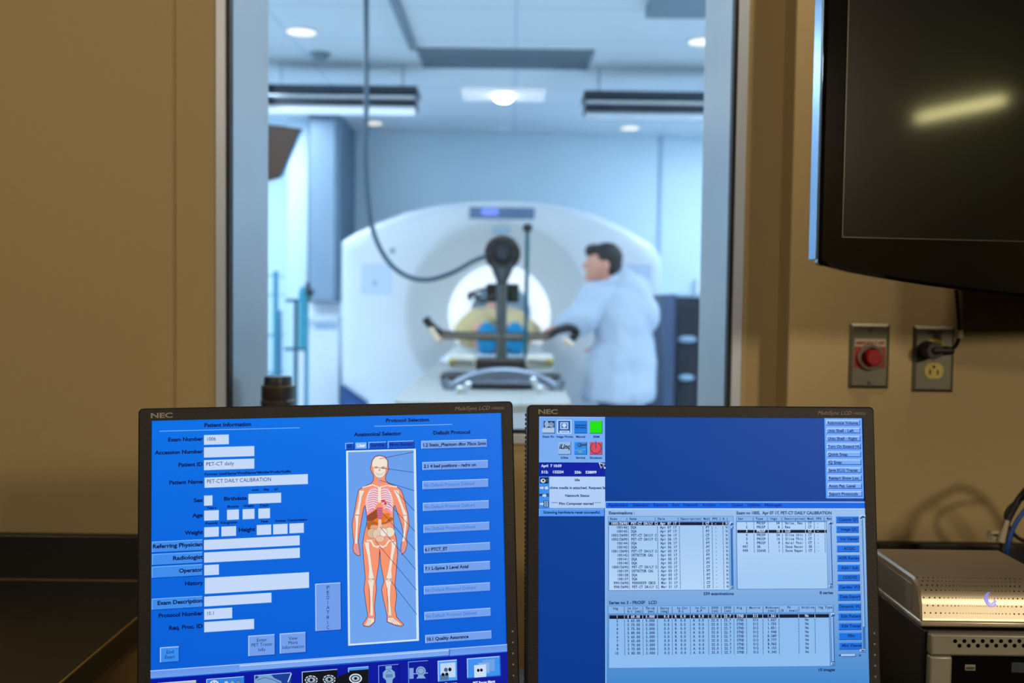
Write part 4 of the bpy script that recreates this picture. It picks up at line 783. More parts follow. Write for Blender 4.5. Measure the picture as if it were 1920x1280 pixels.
# air grille
a0, b0 = PZ(780, 93, SCEIL-.012), PZ(1102, 131, SCEIL-.012); t = thing('air_grille', 'slate blue rectangular air grille in the ceiling', 'air vent', ((a0.x+b0.x)/2, (a0.y+b0.y)/2, SCEIL))
x0g, x1g = a0.x, PZ(1112, 98, SCEIL).x; y0g, y1g = a0.y, b0.y
obj('frame', MB().box((x0g, y0g, SCEIL-.014), (x1g, y0g+.02, SCEIL)).box((x0g, y1g-.02, SCEIL-.014), (x1g, y1g, SCEIL)).box((x0g, y0g, SCEIL-.014), (x0g+.02, y1g, SCEIL)).box((x1g-.02, y0g, SCEIL-.014), (x1g, y1g, SCEIL)), M['grille'], t)
mb = MB(); mb.box((x0g, y0g, SCEIL-.004), (x1g, y1g, SCEIL))
k = y0g+.03
while k < y1g-.02: mb.box((x0g+.02, k, SCEIL-.012), (x1g-.02, k+.008, SCEIL-.004)); k += .028
obj('slats', mb, M['grille'], t)
a0, b0 = PZ(1207, -40, SCEIL), PZ(1210, 15, SCEIL); c0 = PZ(1420, 15, SCEIL)
t = thing('ceiling_unit', 'dark box unit on the ceiling at the top right behind the glass', 'ceiling unit', (a0.x+.3, (a0.y+b0.y)/2, SCEIL))
obj('housing', MB().box((b0.x, a0.y, SCEIL-.05), (c0.x, b0.y, SCEIL)), M['grille'], t, bevel=.006)
# ceiling rails
ra, rb = PZ(738, 0, SCEIL-.02), PZ(762, 92, SCEIL-.02); mb = MB(); mb.box((ra.x-.02, ra.y-.5, SCEIL-.03), (ra.x+.02, rb.y, SCEIL)); rl_ = obj('ceiling_rail', mb, M['grille'], bevel=.004); tag(rl_, 'grey blue ceiling rail running toward the air grille', 'rail')
# linear fixtures
def linear(px0, px1, py, label, shift=0):
    Yl = 6.1; a_, b_ = P(px0, py, Yl), P(px1, py, Yl); x0_, x1_ = a_.x, b_.x; zt_ = P((px0+px1)/2, py, Yl).z
    t = thing('linear_ceiling_fixture', label, 'ceiling light', ((x0_+x1_)/2, Yl, zt_-.12), 'dark linear fixtures hung under the ceiling')
    h = .15; k_ = .055
    mb = MB(); mb.loops([[(x, Yl+y, zt_+z) for y, z in ((-.14, 0), (.14, 0), (.10, -.045), (-.10, -.045))] for x in (x0_, x1_)]); obj('hood', mb, M['dgrey'], t, bevel=.004)
    mb = MB(); mb.box((x0_+.01, Yl-.07, zt_-.075), (x1_-.01, Yl+.07, zt_-.045)); obj('reflector', mb, mat('satin_grey', (120, 134, 150), .3, .8), t)
    mb = MB(); mb.box((x0_+.01, Yl-.09, zt_-.112), (x1_-.01, Yl+.09, zt_-.077)); obj('lower_housing', mb, M['dgrey'], t, bevel=.004)
    mb = MB(); mb.cyl((x0_+.02, Yl-.06, zt_-.135), (x1_-.02, Yl-.06, zt_-.135), .026); obj('lower_tube', mb, mat('pale_tube', (210, 224, 238), .25, .3, emit=(200, 222, 245), es=.6 if px0 < 800 else .02), t)
    mb = MB(); mb.cyl((x0_+.02, Yl-.105, zt_-.06), (x1_-.02, Yl-.105, zt_-.06), .013); obj('upper_rod', mb, M['chrome'], t)
    for x in (x0_+.1, x1_-.1):
        mb = MB(); mb.cyl((x, Yl, zt_-.01), (x, Yl, SCEIL), .008); obj('hanger', mb, M['chrome'], t)
linear(496, 786, 168, 'dark linear ceiling fixture at left with a bright lower tube'); linear(1092, 1420, 180, 'dark linear ceiling fixture at right cut off by the window jamb')

# ================================================================== SCANNER
YG = 6.95; gc = P(935, 592, YG); g = thing('ct_scanner', 'large white arched PET CT scanner gantry with round bore', 'medical scanner', (gc.x, YG, 0))
out_px = [(637, 452), (660, 437), (705, 416), (760, 396), (820, 383), (880, 376), (940, 374), (1000, 377), (1060, 386), (1120, 402), (1180, 430), (1222, 456), (1241, 478), (1243, 600), (1243, 735), (1205, 762), (1200, 860), (670, 860), (690, 758), (637, 722), (636, 600)]
outl = [(P(x, y, YG).x, P(x, y, YG).z) for x, y in out_px]; NA = 192
def radial(t):
    dx, dz = math.cos(t), math.sin(t); best = None
    for (ax, az), (bx, bz) in zip(outl, outl[1:]+outl[:1]):
        ex_, ez_ = bx-ax, bz-az; den = dx*ez_-dz*ex_
        if abs(den) < 1e-9: continue
        s_ = ((ax-gc.x)*ez_-(az-gc.z)*ex_)/den; u = ((ax-gc.x)*dz-(az-gc.z)*dx)/den
        if s_ > 0 and -1e-6 <= u <= 1+1e-6: best = s_ if best is None else min(best, s_)
    return best
rs = [radial(2*math.pi*i/NA) for i in range(NA)]
def lp(fr, y): return [(gc.x+fr(i)*math.cos(2*math.pi*i/NA), y, gc.z+fr(i)*math.sin(2*math.pi*i/NA)) for i in range(NA)]
mb = MB(); mb.loops([lp(lambda i: rs[i]*.97, YG+1.2), lp(lambda i: rs[i], YG+1.16), lp(lambda i: rs[i], YG+.09), lp(lambda i: rs[i]*.985, YG+.04), lp(lambda i: rs[i]*.955, YG+.012), lp(lambda i: rs[i]*.90, YG), lp(lambda i: min(rs[i]*.88, .68), YG+.0), lp(lambda i: .66, YG+.012), lp(lambda i: .635, YG+.03), lp(lambda i: .60, YG+.09), lp(lambda i: .46, YG+.22), lp(lambda i: .395, YG+.258), lp(lambda i: .375, YG+.27)], False)
obj('gantry_cover', mb, M['white'], g)
mb = MB(); mb.loops([lp(lambda i: .3755, YG+.268), lp(lambda i: .302, YG+.46), lp(lambda i: .245, YG+1.15), lp(lambda i: .245, YG+1.2), lp(lambda i: .42, YG+1.2)], False); obj('bore_ring', mb, mat('glossy_bore_liner', (238, 244, 250), .2), g)
mb = MB(); mb.loops([lp(lambda i: .365, YG+.285), lp(lambda i: .362, YG+.282), lp(lambda i: .300, YG+.450), lp(lambda i: .243, YG+1.14)], False); obj('bore_glow', mb, mat('bore_glow_liner', (240, 246, 255), .4, emit=(225, 240, 255), es=.62), g)  # added glow imitating a brightly lit bore; no lamp sits there
mb = MB(); mb.loops([lp(lambda i: rs[i]*.97, YG+1.2), lp(lambda i: .42, YG+1.2)], False); obj('rear_cover', mb, M['white'], g)
a_, b_ = P(1243, 760, YG+.2), P(637, 905, YG+.2); mb = MB(); mb.box((b_.x+.02, YG+.15, 0), (a_.x-.02, YG+1.1, .66)); obj('base_plinth', mb, M['navy'], g, bevel=.01)
a_, b_ = P(880, 388, YG-.005), P(1002, 411, YG-.005); mb = MB(); mb.box((a_.x, YG-.01, b_.z), (b_.x, YG+.03, a_.z)); dp = obj('display_panel', mb, mat('slate_display', (96, 120, 156), .35), g, bevel=.004)
a_, b_ = P(903, 391, YG-.012), P(934, 403, YG-.012); mb = MB(); mb.box((a_.x, YG-.012, b_.z), (b_.x, YG-.009, a_.z)); obj('lit_readout', mb, M['uiglow'], dp)
for px in (707, 1196):
    a_, b_ = P(px-30, 494, YG), P(px+26, 552, YG); mb = MB(); mb.box((a_.x, YG-.006, b_.z), (b_.x, YG+.01, a_.z)); cpn = obj('control_keypad', mb, mat('pale_keypad', (200, 214, 236), .4), g, bevel=.003)
    p = P(px-4, 530, YG); mb = MB(); mb.cyl((p.x, YG-.009, p.z), (p.x, YG-.006, p.z), .02); obj('key', mb, M['bluegrey'], cpn)
p = P(736, 470, YG); mb = MB(); mb.cyl((p.x, YG-.006, p.z), (p.x, YG, p.z), .018); obj('laser_window', mb, M['grille'], g)
p = P(940, 432, YG); mb = MB(); mb.box((p.x-.06, YG-.004, p.z-.02), (p.x+.06, YG+.01, p.z+.02)); obj('nameplate', mb, M['bluegrey'], g)
# patient table
tb = thing('scanner_table', 'white patient table running from the window toward the scanner bore', 'scanner table', (gc.x, 5, 0)); zt_ = .885
cs = [(-.29, -.02), (-.30, .004), (-.22, .004), (-.12, 0), (0, 0), (.12, 0), (.22, .004), (.30, .004), (.29, -.02), (.2, -.05), (-.2, -.05)]
mb = MB(); mb.loops([[(gc.x+x*k, y, zt_+z) for x, z in cs] for y, k in ((3.3, .9), (3.35, 1), (8.0, 1), (8.05, .95))]); obj('cradle', mb, mat('pale_grey_cradle', (150, 152, 150), .5), tb)
mb = MB(); mb.loops([[(gc.x+.01+sx*w_, y, z) for sx, z in ((-1, .62), (1, .62), (1, .82), (-1, .82))] for y, w_ in ((3.5, .31), (6.3, .31), (6.85, .30))]); obj('table_body', mb, mat('warm_white_cover', (214, 212, 204), .5), tb, bevel=.02)
mb = MB(); mb.box((gc.x-.25, 3.6, 0), (gc.x+.25, 6.4, .62)); obj('pedestal', mb, M['whitedull'], tb, bevel=.03)
mb = MB(); mb.box((gc.x-.29, 5.3, zt_+.004), (gc.x+.29, 7.9, zt_+.024)); ms_ = obj('mattress', mb, M['fabricw'], tb, bevel=.01)

# ------------------------------------------------------------------ person lying on the table, feet toward the window
YL = 5.75; zm = zt_+.024
pt = thing('person', 'person lying on the scanner table in khaki clothes and blue foot covers', 'person', (gc.x, YL, zm))
X = gc.x-.01; bm_ = MB(); kneez = P(930, 572, 6.3).z-.085
bm_.ball((X, 7.2, zm+.12), (.19, .36, .12)); bm_.ball((X, 6.75, zm+.12), (.18, .17, .12)); bm_.capsule((X, 7.45, zm+.13), (X, 7.62, zm+.13), .06, .055); bm_.ball((X, 7.72, zm+.13), (.078, .10, .115))
for s in (-1, 1):
    bm_.capsule((X+s*.10, 6.72, zm+.11), (X+s*.115, 6.35, kneez-.02), .085, .06); bm_.capsule((X+s*.115, 6.35, kneez-.02), (X+s*.085, 5.92, zm+.09), .056, .038); bm_.capsule((X+s*.085, 5.9, zm+.06), (X+s*.085, 5.82, zm+.16), .036, .03)
    bm_.capsule((X+s*.2, 7.35, zm+.13), (X+s*.25, 7.05, zm+.09), .05, .042); bm_.capsule((X+s*.25, 7.05, zm+.09), (X+s*.06, 6.8, zm+.25), .04, .03)
    bm_.ball((X+s*.04, 6.78, zm+.27), (.04, .045, .022))
    for k in range(4): bm_.capsule((X+s*(.03-.016*k+.01), 6.76, zm+.28), (X+s*(.005-.016*k+.01), 6.69, zm+.275-.004*k), .010, .008)
    bm_.capsule((X+s*.05, 6.80, zm+.285), (X+s*.03, 6.75, zm+.305), .010, .008)
bm_.ball((X, 7.72, zm+.245), (.014, .016, .022)); bm_.ball((X-.078, 7.72, zm+.13), (.01, .018, .026)); bm_.ball((X+.078, 7.72, zm+.13), (.01, .018, .026))
obj('body', bm_, M['skin'], pt, remesh=.009)
tr = MB()
tr.ball((X, 6.78, zm+.13), (.2, .2, .145))
for s in (-1, 1): tr.capsule((X+s*.10, 6.72, zm+.13), (X+s*.115, 6.35, kneez-.02), .105, .088); tr.capsule((X+s*.115, 6.35, kneez-.02), (X+s*.135, 5.99, zm+.13), .088, .105)
obj('trousers', tr, M['khaki'], pt, remesh=.012)
sh = MB(); sh.ball((X, 7.18, zm+.13), (.215, .38, .14))
for s in (-1, 1): sh.capsule((X+s*.2, 7.35, zm+.13), (X+s*.25, 7.05, zm+.1), .07, .06)
obj('shirt', sh, M['khaki'], pt, remesh=.012)
ha = MB(); ha.ball((X, 7.77, zm+.13), (.09, .09, .11)); obj('hair', ha, M['hair'], pt)
for s, px in ((-1, 913), (1, 965)):
    p = P(px, 640, 5.8); so = MB(); so.ball((p.x, 5.8, p.z+.02), (.062, .05, .098)); so.ball((p.x, 5.84, p.z-.055), (.045, .06, .05)); so.capsule((p.x, 5.84, p.z-.05), (p.x, 5.97, p.z-.03), .05, .055)
    obj('foot_cover', so, M['blue'], pt, remesh=.01)
# ------------------------------------------------------------------ equipment stand in front of the table end
YE = 4.3; sc_ = FPX/YE
st = thing('equipment_stand', 'dark metal stand with crossbar and round head in front of the table', 'equipment stand', (gc.x, YE, zt_))
def E(px, py, dy=0): return P(px, py, YE+dy)
obj('post', MB().tube([E(940, 700), E(940, 600), E(941, 540), E(941, 500)], .025), mat('grey_post', (92, 98, 100), .35, .7), st)
mb = MB(); p = E(942, 475); mb.cyl((p.x, YE-.02, p.z), (p.x, YE+.09, p.z), .079, .076, 36); rh = obj('round_head', mb, M['black'], st, bevel=.01)
mb = MB(); mb.cyl((p.x, YE-.035, p.z), (p.x, YE-.018, p.z), .028, .036, 24); obj('hub', mb, M['dgrey'], rh)
for k in range(8):
    t_ = k*math.pi/4; mb = MB(); mb.cyl((p.x+.055*math.cos(t_), YE-.026, p.z+.055*math.sin(t_)), (p.x+.055*math.cos(t_), YE-.018, p.z+.055*math.sin(t_)), .009, n=10); obj('bolt', mb, M['dgrey'], rh)
mb = MB(); mb.tube([E(926, 496, -.01), E(933, 515, -.01), E(940, 532, -.01)], .016); mb.tube([E(958, 496, -.01), E(950, 515, -.01), E(942, 532, -.01)], .016); obj('head_yoke', mb, M['dgrey'], st)
a_, b_ = E(911, 531), E(973, 567); mb = MB(); mb.box((a_.x, YE+.03, b_.z), (b_.x, YE+.12, a_.z)); bb = obj('instrument_box', mb, M['black'], st, bevel=.008)
p = E(964, 552); mb = MB(); mb.box((p.x-.010, YE+.024, p.z-.016), (p.x+.010, YE+.031, p.z+.016)); obj('circuit_panel', mb, M['green'], bb)
mb = MB(); mb.tube(spline([E(915, 560, .02), E(930, 555, .0), E(940, 540, -.01), E(938, 520, -.01)], 5), .012); obj('cable_loop', mb, M['rubber'], st)
mb = MB(); mb.tube(spline([E(884, 548, .05), E(890, 552, .05), E(898, 562, .05), E(912, 566, .05)], 5), [.010]*16); mb.ball(E(881, 555, .05), (.012, .012, .02)); mb.tube([E(890, 546, .05), E(914, 540, .05)], .006); mb.tube([E(890, 560, .05), E(914, 562, .05)], .006); obj('side_lever', mb, M['dgrey'], st)
mb = MB(); mb.tube(spline([E(797, 596), E(806, 608), E(822, 622), E(845, 628), E(940, 631), E(1020, 630), E(1040, 622), E(1062, 614), (E(1078, 618)), E(1079, 628), E(1070, 636)], 6), .018); obj('crossbar', mb, mat('gunmetal', (44, 46, 50), .3, .8), st)
mb = MB(); a_, b_ = E(828, 626), E(1030, 638); mb.box((a_.x, YE-.02, b_.z), (b_.x, YE+.02, a_.z)); obj('tray_edge', mb, mat('bronze_rail', (110, 100, 88), .3, .7), st, bevel=.006)
for p_, q_ in ((E(809, 618, -.02), E(823, 638, -.02)), (E(1060, 638, -.02), E(1072, 646, -.02))):
    obj('grip', MB().capsule(p_, q_, .012, .012), mat('pale_grip', (210, 190, 165), .35), st)
obj('sight_pole', MB().tube([E(985, 700, -.03), E(987, 560, -.03), E(989, 430, -.03)], .0095), M['tealdark'], st)
p = E(989, 427, -.03); obj('pole_tip', MB().ball(p, (.022, .022, .02)), M['black'], st)
a_, b_ = E(894, 670), E(985, 698); mb = MB(); mb.box((a_.x, YE-.06, b_.z), (b_.x, YE+.1, a_.z)); obj('base_block', mb, mat('brown_black_metal', (52, 46, 44), .4, .4), st, bevel=.012)
for x0_, x1_, s in ((842, 893, 1), (985, 1036, 1)):
    a_, b_ = E(x0_, 664, -.02), E(x1_, 690, -.02); mb = MB(); mb.box((a_.x, YE-.05, b_.z), (b_.x, YE+.06, a_.z)); obj('side_block', mb, mat('cream_cover', (196, 200, 190), .5), st, bevel=.01)
for x0_, x1_, kx in ((846, 888, 848), (990, 1030, 1031)):
    obj('pull_rod', MB().tube([E(x0_, 678, -.07), E(x1_, 681, -.07)], .007), M['black'], st); obj('yellow_knob', MB().ball(E(kx, 679, -.07), (.018, .016, .013)), M['yellowk'], st)
arc = [E(832, 712, -.50)]+[E(944+104*math.cos(R(t_)), 748-52*math.sin(R(t_)), -.50) for t_ in range(165, 14, -10)]+[E(1056, 712, -.50)]
obj('curved_guard', MB().tube(spline(arc, 3), .017), mat('blue_grey_guard', (120, 132, 150), .3, .7), st)
mb = MB(); a_, b_ = E(828, 697, .02), E(1052, 712, .02); mb.box((a_.x, YE-.1, b_.z), (b_.x, YE+.08, a_.z)); obj('lower_platform', mb, M['black'], st, bevel=.015)
for a__, b__ in (((862, 728), (848, 752)), ((878, 720), (862, 745)), ((1000, 712), (1012, 735)), ((1012, 728), (1022, 752))):
    obj('chrome_strut', MB().capsule(E(*a__, -.66), E(*b__, -.66), .012, .012), M['chrome'], st)
mb = MB(); a_, b_ = E(868, 712, -.45), E(1012, 760, -.45); mb.box((a_.x, YE-.45, zt_+.002), (b_.x, YE-.12, a_.z)); obj('foot_housing', mb, mat('slate_housing', (70, 78, 88), .4, .3), st, bevel=.03)
# hose from the ceiling to the round head
hs = spline([P(686, -60, 4.2), P(687, 60, 4.2), P(687, 200, 4.2), P(686, 300, 4.2), P(691, 380, 4.2), P(702, 440, 4.2), P(728, 490, 4.2), P(764, 518, 4.2), P(805, 524, 4.22), P(850, 510, 4.24), P(890, 488, 4.27), P(922, 477, 4.3)], 6)
tag(obj('hanging_hose', MB().tube([Vector((hs[0].x, hs[0].y, SCEIL))]+[h_ for h_ in hs if h_.z < SCEIL-.02], .0105), M['hose']), 'dark blue hose hanging from the ceiling and looping to the round head', 'hose')

# ------------------------------------------------------------------ person in lab coat
YP = 6.0
def Q(px, py, dy=0): return P(px, py, YP+dy)
ps = thing('person', 'dark-haired person in a white lab coat leaning toward the scanner bore', 'person', (Q(1165, 700).x, YP, 0))
hd = Q(1131, 492); sh_l = Q(1118, 560, -.05); sh_r = Q(1190, 548, .05); hip = Q(1165, 735)
nk = Q(1148, 528); ch = Q(1165, 590, .0); ws = Q(1168, 680)
bm_ = MB(); bm_.ball((hd.x-.012, YP, hd.z-.005), (.093, .078, .108)); bm_.ball((hd.x-.045, YP, hd.z-.06), (.055, .052, .06))
bm_.ball((hd.x-.108, YP-.005, hd.z-.022), (.020, .013, .022)); bm_.ball((hd.x-.088, YP-.02, hd.z-.062), (.022, .022, .009)); bm_.ball((hd.x-.088, YP-.03, hd.z+.002), (.014, .014, .010)); bm_.ball((hd.x-.092, YP-.01, hd.z-.095), (.022, .025, .020))
bm_.ball((hd.x+.012, YP-.083, hd.z-.018), (.020, .010, .032)); bm_.capsule(nk, (hd.x+.005, YP, hd.z-.05), .06, .058)
bm_.capsule((ch.x, YP, ch.z+.03), (ws.x, YP, ws.z), .15, .14); bm_.capsule(sh_l, sh_r, .085, .085)
for s in (-1, 1):
    hx = hip.x+s*.05; bm_.capsule((hx, YP+s*.09, hip.z), (hx, YP+s*.1, .50), .095, .06); bm_.capsule((hx, YP+s*.1, .50), (hx+.01, YP+s*.1, .09), .058, .04); bm_.capsule((hx+.01, YP+s*.1, .045), (hx-.15, YP+s*.1, .035), .042, .034)
e1, wr = Q(1085, 600, -.08), Q(1062, 612, .0); e1 = Q(1092, 598, -.1); wr = Q(1052, 606, -.02)
bm_.capsule(sh_l, e1, .055, .045); bm_.capsule(e1, wr, .042, .030)
hnd = Q(1044, 618, 0); bm_.capsule(wr, hnd, .030, .034)
for k in range(4):
    f0 = hnd+Vector((-.02, .02-.018*k-.0, .01)); L_ = (.062, .075, .07, .055)[k]; f1 = f0+Vector((-L_*.6, 0, -.008)); f2 = f1+Vector((-L_*.3, 0, -.03)); bm_.capsule(f0, f1, .0105, .0095); bm_.capsule(f1, f2, .0095, .008)
bm_.capsule(hnd+Vector((.01, -.03, 0)), hnd+Vector((-.03, -.055, -.02)), .012, .010)
e2, wr2 = Q(1150, 640, .26), Q(1138, 650, .22); bm_.capsule(sh_r, e2, .055, .045); bm_.capsule(e2, wr2, .042, .03); h2_ = wr2+Vector((-.07, 0, -.01)); bm_.capsule(wr2, h2_, .03, .034)
for k in range(4):
    f0 = h2_+Vector((-.02, .03-.018*k, 0)); bm_.capsule(f0, f0+Vector((-.05, 0, -.02)), .0105, .008)
bm_.capsule(h2_+Vector((.01, -.03, 0)), h2_+Vector((-.03, -.055, -.01)), .012, .010)
obj('body', bm_, M['skin'], ps, remesh=.0085)
hm = MB(); hm.ball((hd.x+.022, YP, hd.z+.032), (.098, .088, .092)); hm.ball((hd.x+.055, YP, hd.z-.025), (.062, .078, .085)); hm.ball((hd.x-.055, YP-.01, hd.z+.078), (.058, .062, .034)); hm.ball((hd.x-.085, YP-.02, hd.z+.06), (.03, .045, .024)); hm.ball((hd.x-.0, YP-.06, hd.z+.04), (.04, .03, .04))
obj('hair', hm, M['hair'], ps, remesh=.009)
ct_ = MB()
ct_.capsule((ch.x, YP, ch.z+.02), (ws.x, YP, ws.z+.02), .172, .168); ct_.capsule(sh_l, sh_r, .10, .10); ct_.capsule(Q(1146, 552), Q(1168, 545), .095, .115); ct_.capsule(Q(1172, 560), Q(1192, 592), .13, .13); ct_.capsule(Q(1152, 532), Q(1166, 526), .065, .07)
rows_ = [(690, 1096, 1222, .20), (640, 1108, 1222, .19), (740, 1092, 1226, .215), (752, 1094, 1220, .21)]
lps = []
for py, xa, xb, dp_ in ((590, 1118, 1214, .15), (640, 1112, 1222, .18), (690, 1100, 1226, .20), (735, 1094, 1228, .215), (748, 1096, 1224, .21)):
    a_, b_ = Q(xa, py), Q(xb, py); n = 28; lps.append([((a_.x+b_.x)/2+(b_.x-a_.x)/2*math.cos(2*math.pi*i/n)*(1+.04*math.sin(5*2*math.pi*i/n)), YP+dp_*math.sin(2*math.pi*i/n)*(1+.05*math.cos(7*2*math.pi*i/n)), a_.z) for i in range(n)])
ct_.loops(lps)
ct_.capsule(sh_l, e1, .10, .085); ct_.capsule(e1, wr+Vector((.02, 0, 0)), .08, .055); ct_.capsule(sh_r, e2, .085, .068); ct_.capsule(e2, wr2+Vector((.02, 0, 0)), .064, .048)
lab = obj('lab_coat', ct_, M['coat'], ps, remesh=.011)
ftex = bpy.data.textures.new('cloth_folds', 'CLOUDS'); ftex.noise_scale = .16; ftex.noise_depth = 1
dm = lab.modifiers.new('folds', 'DISPLACE'); dm.texture = ftex; dm.strength = .04; dm.mid_level = .25; dm.texture_coords = 'LOCAL'
cl = MB(); cl.tube(spline([Q(1122, 548, -.1), Q(1135, 536, -.09), Q(1152, 522, -.07), Q(1168, 512, .0), Q(1160, 522, .07), Q(1140, 540, .09)], 5), .022); obj('collar', cl, M['coat'], ps, remesh=.008)
tr = MB()
for s in (-1, 1):
    hx = hip.x+s*.05; tr.capsule((hx, YP+s*.09, hip.z), (hx, YP+s*.1, .50), .112, .085); tr.capsule((hx, YP+s*.1, .50), (hx+.01, YP+s*.1, .12), .085, .072)
obj('trousers', tr, M['trousers'], ps, remesh=.013)
for s in (-1, 1):
    hx = hip.x+s*.05+.01; shm = MB(); shm.ball((hx-.07, YP+s*.1, .05), (.14, .052, .05)); obj('shoe', shm, M['black'], ps)

# ------------------------------------------------------------------ rack at right, cupboards and stands at left
YK = 6.4; a_, b_ = P(1245, 556, YK), P(1345, 556, YK); xa, xb, zr = a_.x, b_.x, a_.z
rk = thing('equipment_rack', 'tall dark equipment rack beside the right window jamb', 'equipment rack', ((xa+xb)/2, YK, 0))
sx = P(1268, 600, YK).x
obj('cabinet', MB().box((sx, YK, 0), (xb, YK+.5, zr)), mat('blue_black_cabinet', (30, 40, 56), .45), rk, bevel=.01)
obj('side_panel', MB().box((xa, YK+.01, 0), (sx, YK+.5, zr+.015)), mat('slate_side', (74, 92, 122), .5), rk, bevel=.008)
obj('top_cap', MB().box((sx, YK+.005, zr), (xb, YK+.45, zr+.02)), M['bluegrey'], rk)
for py0, py1 in ((573, 632), (650, 700), (716, 790)):
    p0_, p1_ = P(1272, py0, YK), P(1312, py1, YK); obj('shelf_bay', MB().box((p0_.x, YK-.006, p1_.z), (xb-.02, YK+.01, p0_.z)), mat('black_bay', (26, 32, 42), .5), rk, bevel=.004)
for px, py, w_ in ((1290, 636, .06), (1288, 708, .05)):
    p = P(px, py, YK-.05); obj('white_handpiece', MB().ball((p.x, YK-.03, p.z), (w_, .03, .022)), M['bluegrey'], rk)
# brighter switch box on the wall above the rack
p0_, p1_ = P(1302, 522, YF), P(1345, 552, YF); 
tag(obj('wall_box', MB().box((p0_.x, YF-.08, p1_.z), (p1_.x, YF, p0_.z)), M['white'], bevel=.01), 'small white box on the far wall above the dark rack', 'wall box')
# left cupboards
YU = 7.75; a_, b_ = P(578, 262, YU), P(634, 567, YU)
tc_ = thing('wall_cupboard', 'narrow blue grey wall cupboard left of the scanner', 'cupboard', ((a_.x+b_.x)/2, YU, b_.z))
obj('carcass', MB().box((a_.x, YU+.02, b_.z), (b_.x, YF-.001, SCEIL-.001)), mat('slate_blue_carcass', (96, 120, 140), .5), tc_)
obj('door', MB().box((a_.x+.01, YU, b_.z+.01), (b_.x-.03, YU+.02, SCEIL-.05)), mat('pale_blue_door', (124, 146, 164), .45), tc_, bevel=.004)
a2, b2 = P(560, 600, YU), P(637, 600, YU)
bc = thing('base_cupboard', 'white base cupboard with a worktop under the blue wall cupboard', 'cupboard', ((a2.x+b2.x)/2, YU, 0))
zw = P(600, 592, YU).z
obj('carcass', MB().box((a2.x, YU, 0), (b2.x-.005, YF-.001, zw-.04)), M['white'], bc, bevel=.004)
obj('splash_panel', MB().box((a2.x, YU+.15, zw), (b2.x-.005, YU+.17, P(600, 560, YU).z)), M['white'], bc)
obj('worktop', MB().box((a2.x-.02, YU-.03, zw-.04), (b2.x-.005, YF-.002, zw)), M['whitedull'], bc, bevel=.004)
p0_, p1_ = P(590, 607, YU), P(632, 617, YU); obj('vent_strip', MB().box((p0_.x, YU-.004, p1_.z), (p1_.x, YU+.002, p0_.z)), M['bluegrey'], bc)
p = P(585, 557, 7.6); 
# wall column between far left and cupboard
a3, b3 = P(540, 265, 8.0), P(577, 265, 8.0); mb = MB(); mb.box((a3.x, 8.0, 0), (b3.x, YF, SCEIL)); struct('trim_4', mb, M['swall'])
# monitor on ceiling arm
YM = 4.4; mt_ = thing('ceiling_monitor', 'brown tilted back of a ceiling-hung monitor at left', 'monitor', tuple(P(489, 280, YM)))
pts = [(420, 222), (489, 231), (566, 241), (560, 250), (528, 326), (522, 332), (490, 341), (420, 352)]
lps = [[tuple(P(x+dx, y+dy, YM+d_y)) for x, y in pts] for d_y, dx, dy in ((0, 0, 0), (.07, 4, 2))]
obj('shell', MB().loops(lps), M['brown'], mt_, bevel=.006)
obj('rim', MB().tube([P(566, 241, YM+.01), P(560, 252, YM+.01), P(529, 327, YM+.01), P(490, 342, YM+.01), P(430, 352, YM+.01)], .006), mat('blue_rim', (70, 120, 165), .4), mt_)
p = P(494, 315, YM-.02); obj('knob', MB().ball(p, (.018, .02, .018)), M['whitedull'], mt_)
obj('arm', MB().tube([P(440, 150, YM+.1), P(440, 225, YM+.05)], .02), M['dgrey'], mt_)
p = P(440, 150, YM+.1); obj('ceiling_arm', MB().tube([Vector((p.x, p.y, SCEIL)), p], .022), M['dgrey'], mt_)
ya = 5.9; tag(obj('fixture_bracket', MB().loops([[tuple(P(x, y, ya+d_y)) for x, y in ((470, 160), (490, 168), (508, 184), (470, 186))] for d_y in (0, .1)]), M['black']), 'small black bracket beside the left jamb under the ceiling', 'bracket')
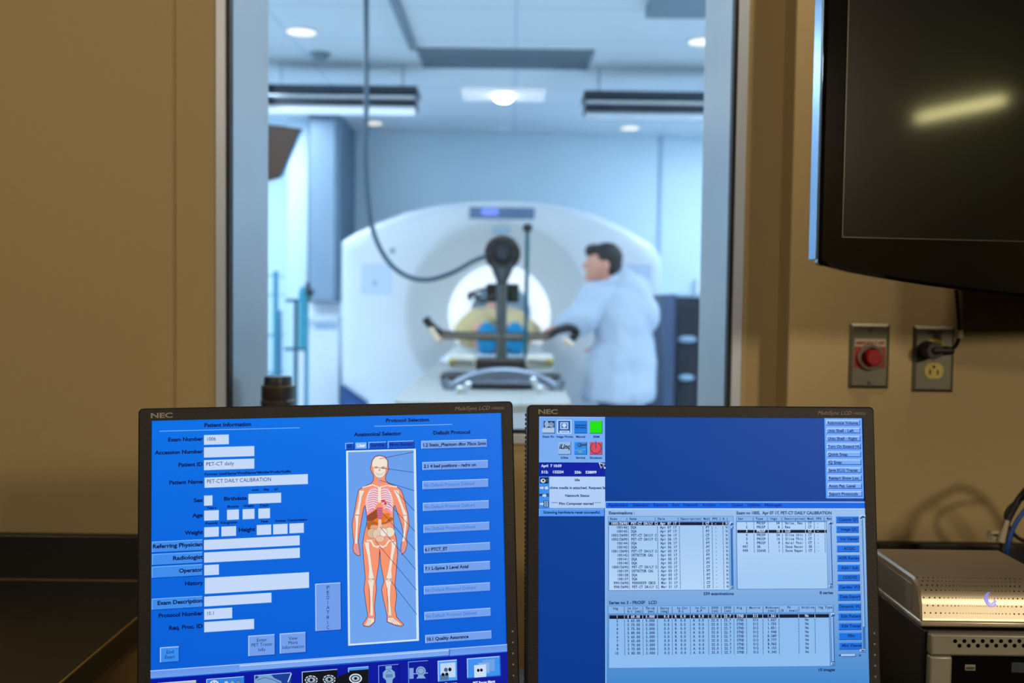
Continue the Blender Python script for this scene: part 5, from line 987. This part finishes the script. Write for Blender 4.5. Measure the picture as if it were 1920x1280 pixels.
# glass and teal stands at left
YS = 5.6
cs_ = thing('glass_shelf_stand', 'tall clear shelf stand with teal uprights at the left jamb', 'shelf stand', (P(503, 700, YS).x, YS, 0))
for px, top in ((490, 512), (517, 508)):
    a_ = P(px, top, YS); obj('upright', MB().cyl((a_.x, YS, 0), (a_.x, YS, a_.z), .014), M['teal'] if px > 500 else M['teal'], cs_)
for py in (515, 551, 628, 700):
    a_, b_ = P(490, py, YS), P(517, py, YS); obj('shelf', MB().box((a_.x, YS-.01, a_.z-.006), (b_.x, YS+.25, a_.z)), M['tealglass'], cs_)
a_ = P(525, 582, YS+.2); tag(obj('drip_pole', MB().cyl((a_.x, YS+.2, 0), (a_.x, YS+.2, a_.z), .013, .010).cyl((a_.x, YS+.2, 0), (a_.x, YS+.2, .03), .03), mat('steel_blue_pole', (80, 130, 175), .35, .4)), 'steel blue pole between the clear shelf stand and the teal canister', 'pole')
YT = 5.2; c_ = P(565, 610, YT)
ts = thing('canister_stand', 'rolling stand holding a tall teal canister left of the scanner', 'canister stand', (c_.x, YT, 0))
for px in (555, 575):
    a_ = P(px, 560, YT); obj('upright', MB().cyl((a_.x, YT, 0), (a_.x, YT, a_.z), .011), M['tealdark'] if px == 555 else M['teal'], ts)
a_, b_ = P(563, 548, YT-.02), P(570, 652, YT-.02); obj('canister', MB().cyl((b_.x, YT-.04, b_.z), (b_.x, YT-.04, a_.z), .024).cyl((b_.x, YT-.04, a_.z), (b_.x, YT-.04, a_.z+.03), .024, .012), M['teal'], ts)
a_ = P(577, 530, YT); obj('valve', MB().cyl((a_.x, YT, a_.z-.09), (a_.x, YT, a_.z+.0), .012).ball((a_.x+.01, YT-.03, a_.z-.05), (.03, .03, .025)), M['dgrey'], ts)
a_, b_ = P(536, 563, YT), P(584, 563, YT); obj('top_bar', MB().cyl((a_.x, YT, a_.z), (b_.x, YT, a_.z), .009), M['tealdark'], ts)
a_, b_ = P(533, 654, YT), P(576, 654, YT); obj('lower_bar', MB().cyl((a_.x, YT, a_.z), (b_.x, YT, a_.z), .009), M['tealdark'], ts)
obj('wheel_base', MB().box((c_.x-.2, YT-.2, .04), (c_.x+.2, YT+.2, .08)), M['tealdark'], ts, bevel=.02)
for s in range(4):
    x_, y_ = c_.x+(.16 if s % 2 else -.16), YT+(.16 if s//2 else -.16); obj('caster', MB().cyl((x_-.012, y_, .022), (x_+.012, y_, .022), .022), M['black'], ts)
# stool on the left in front of gantry: blue
p = P(640, 745, 6.6)
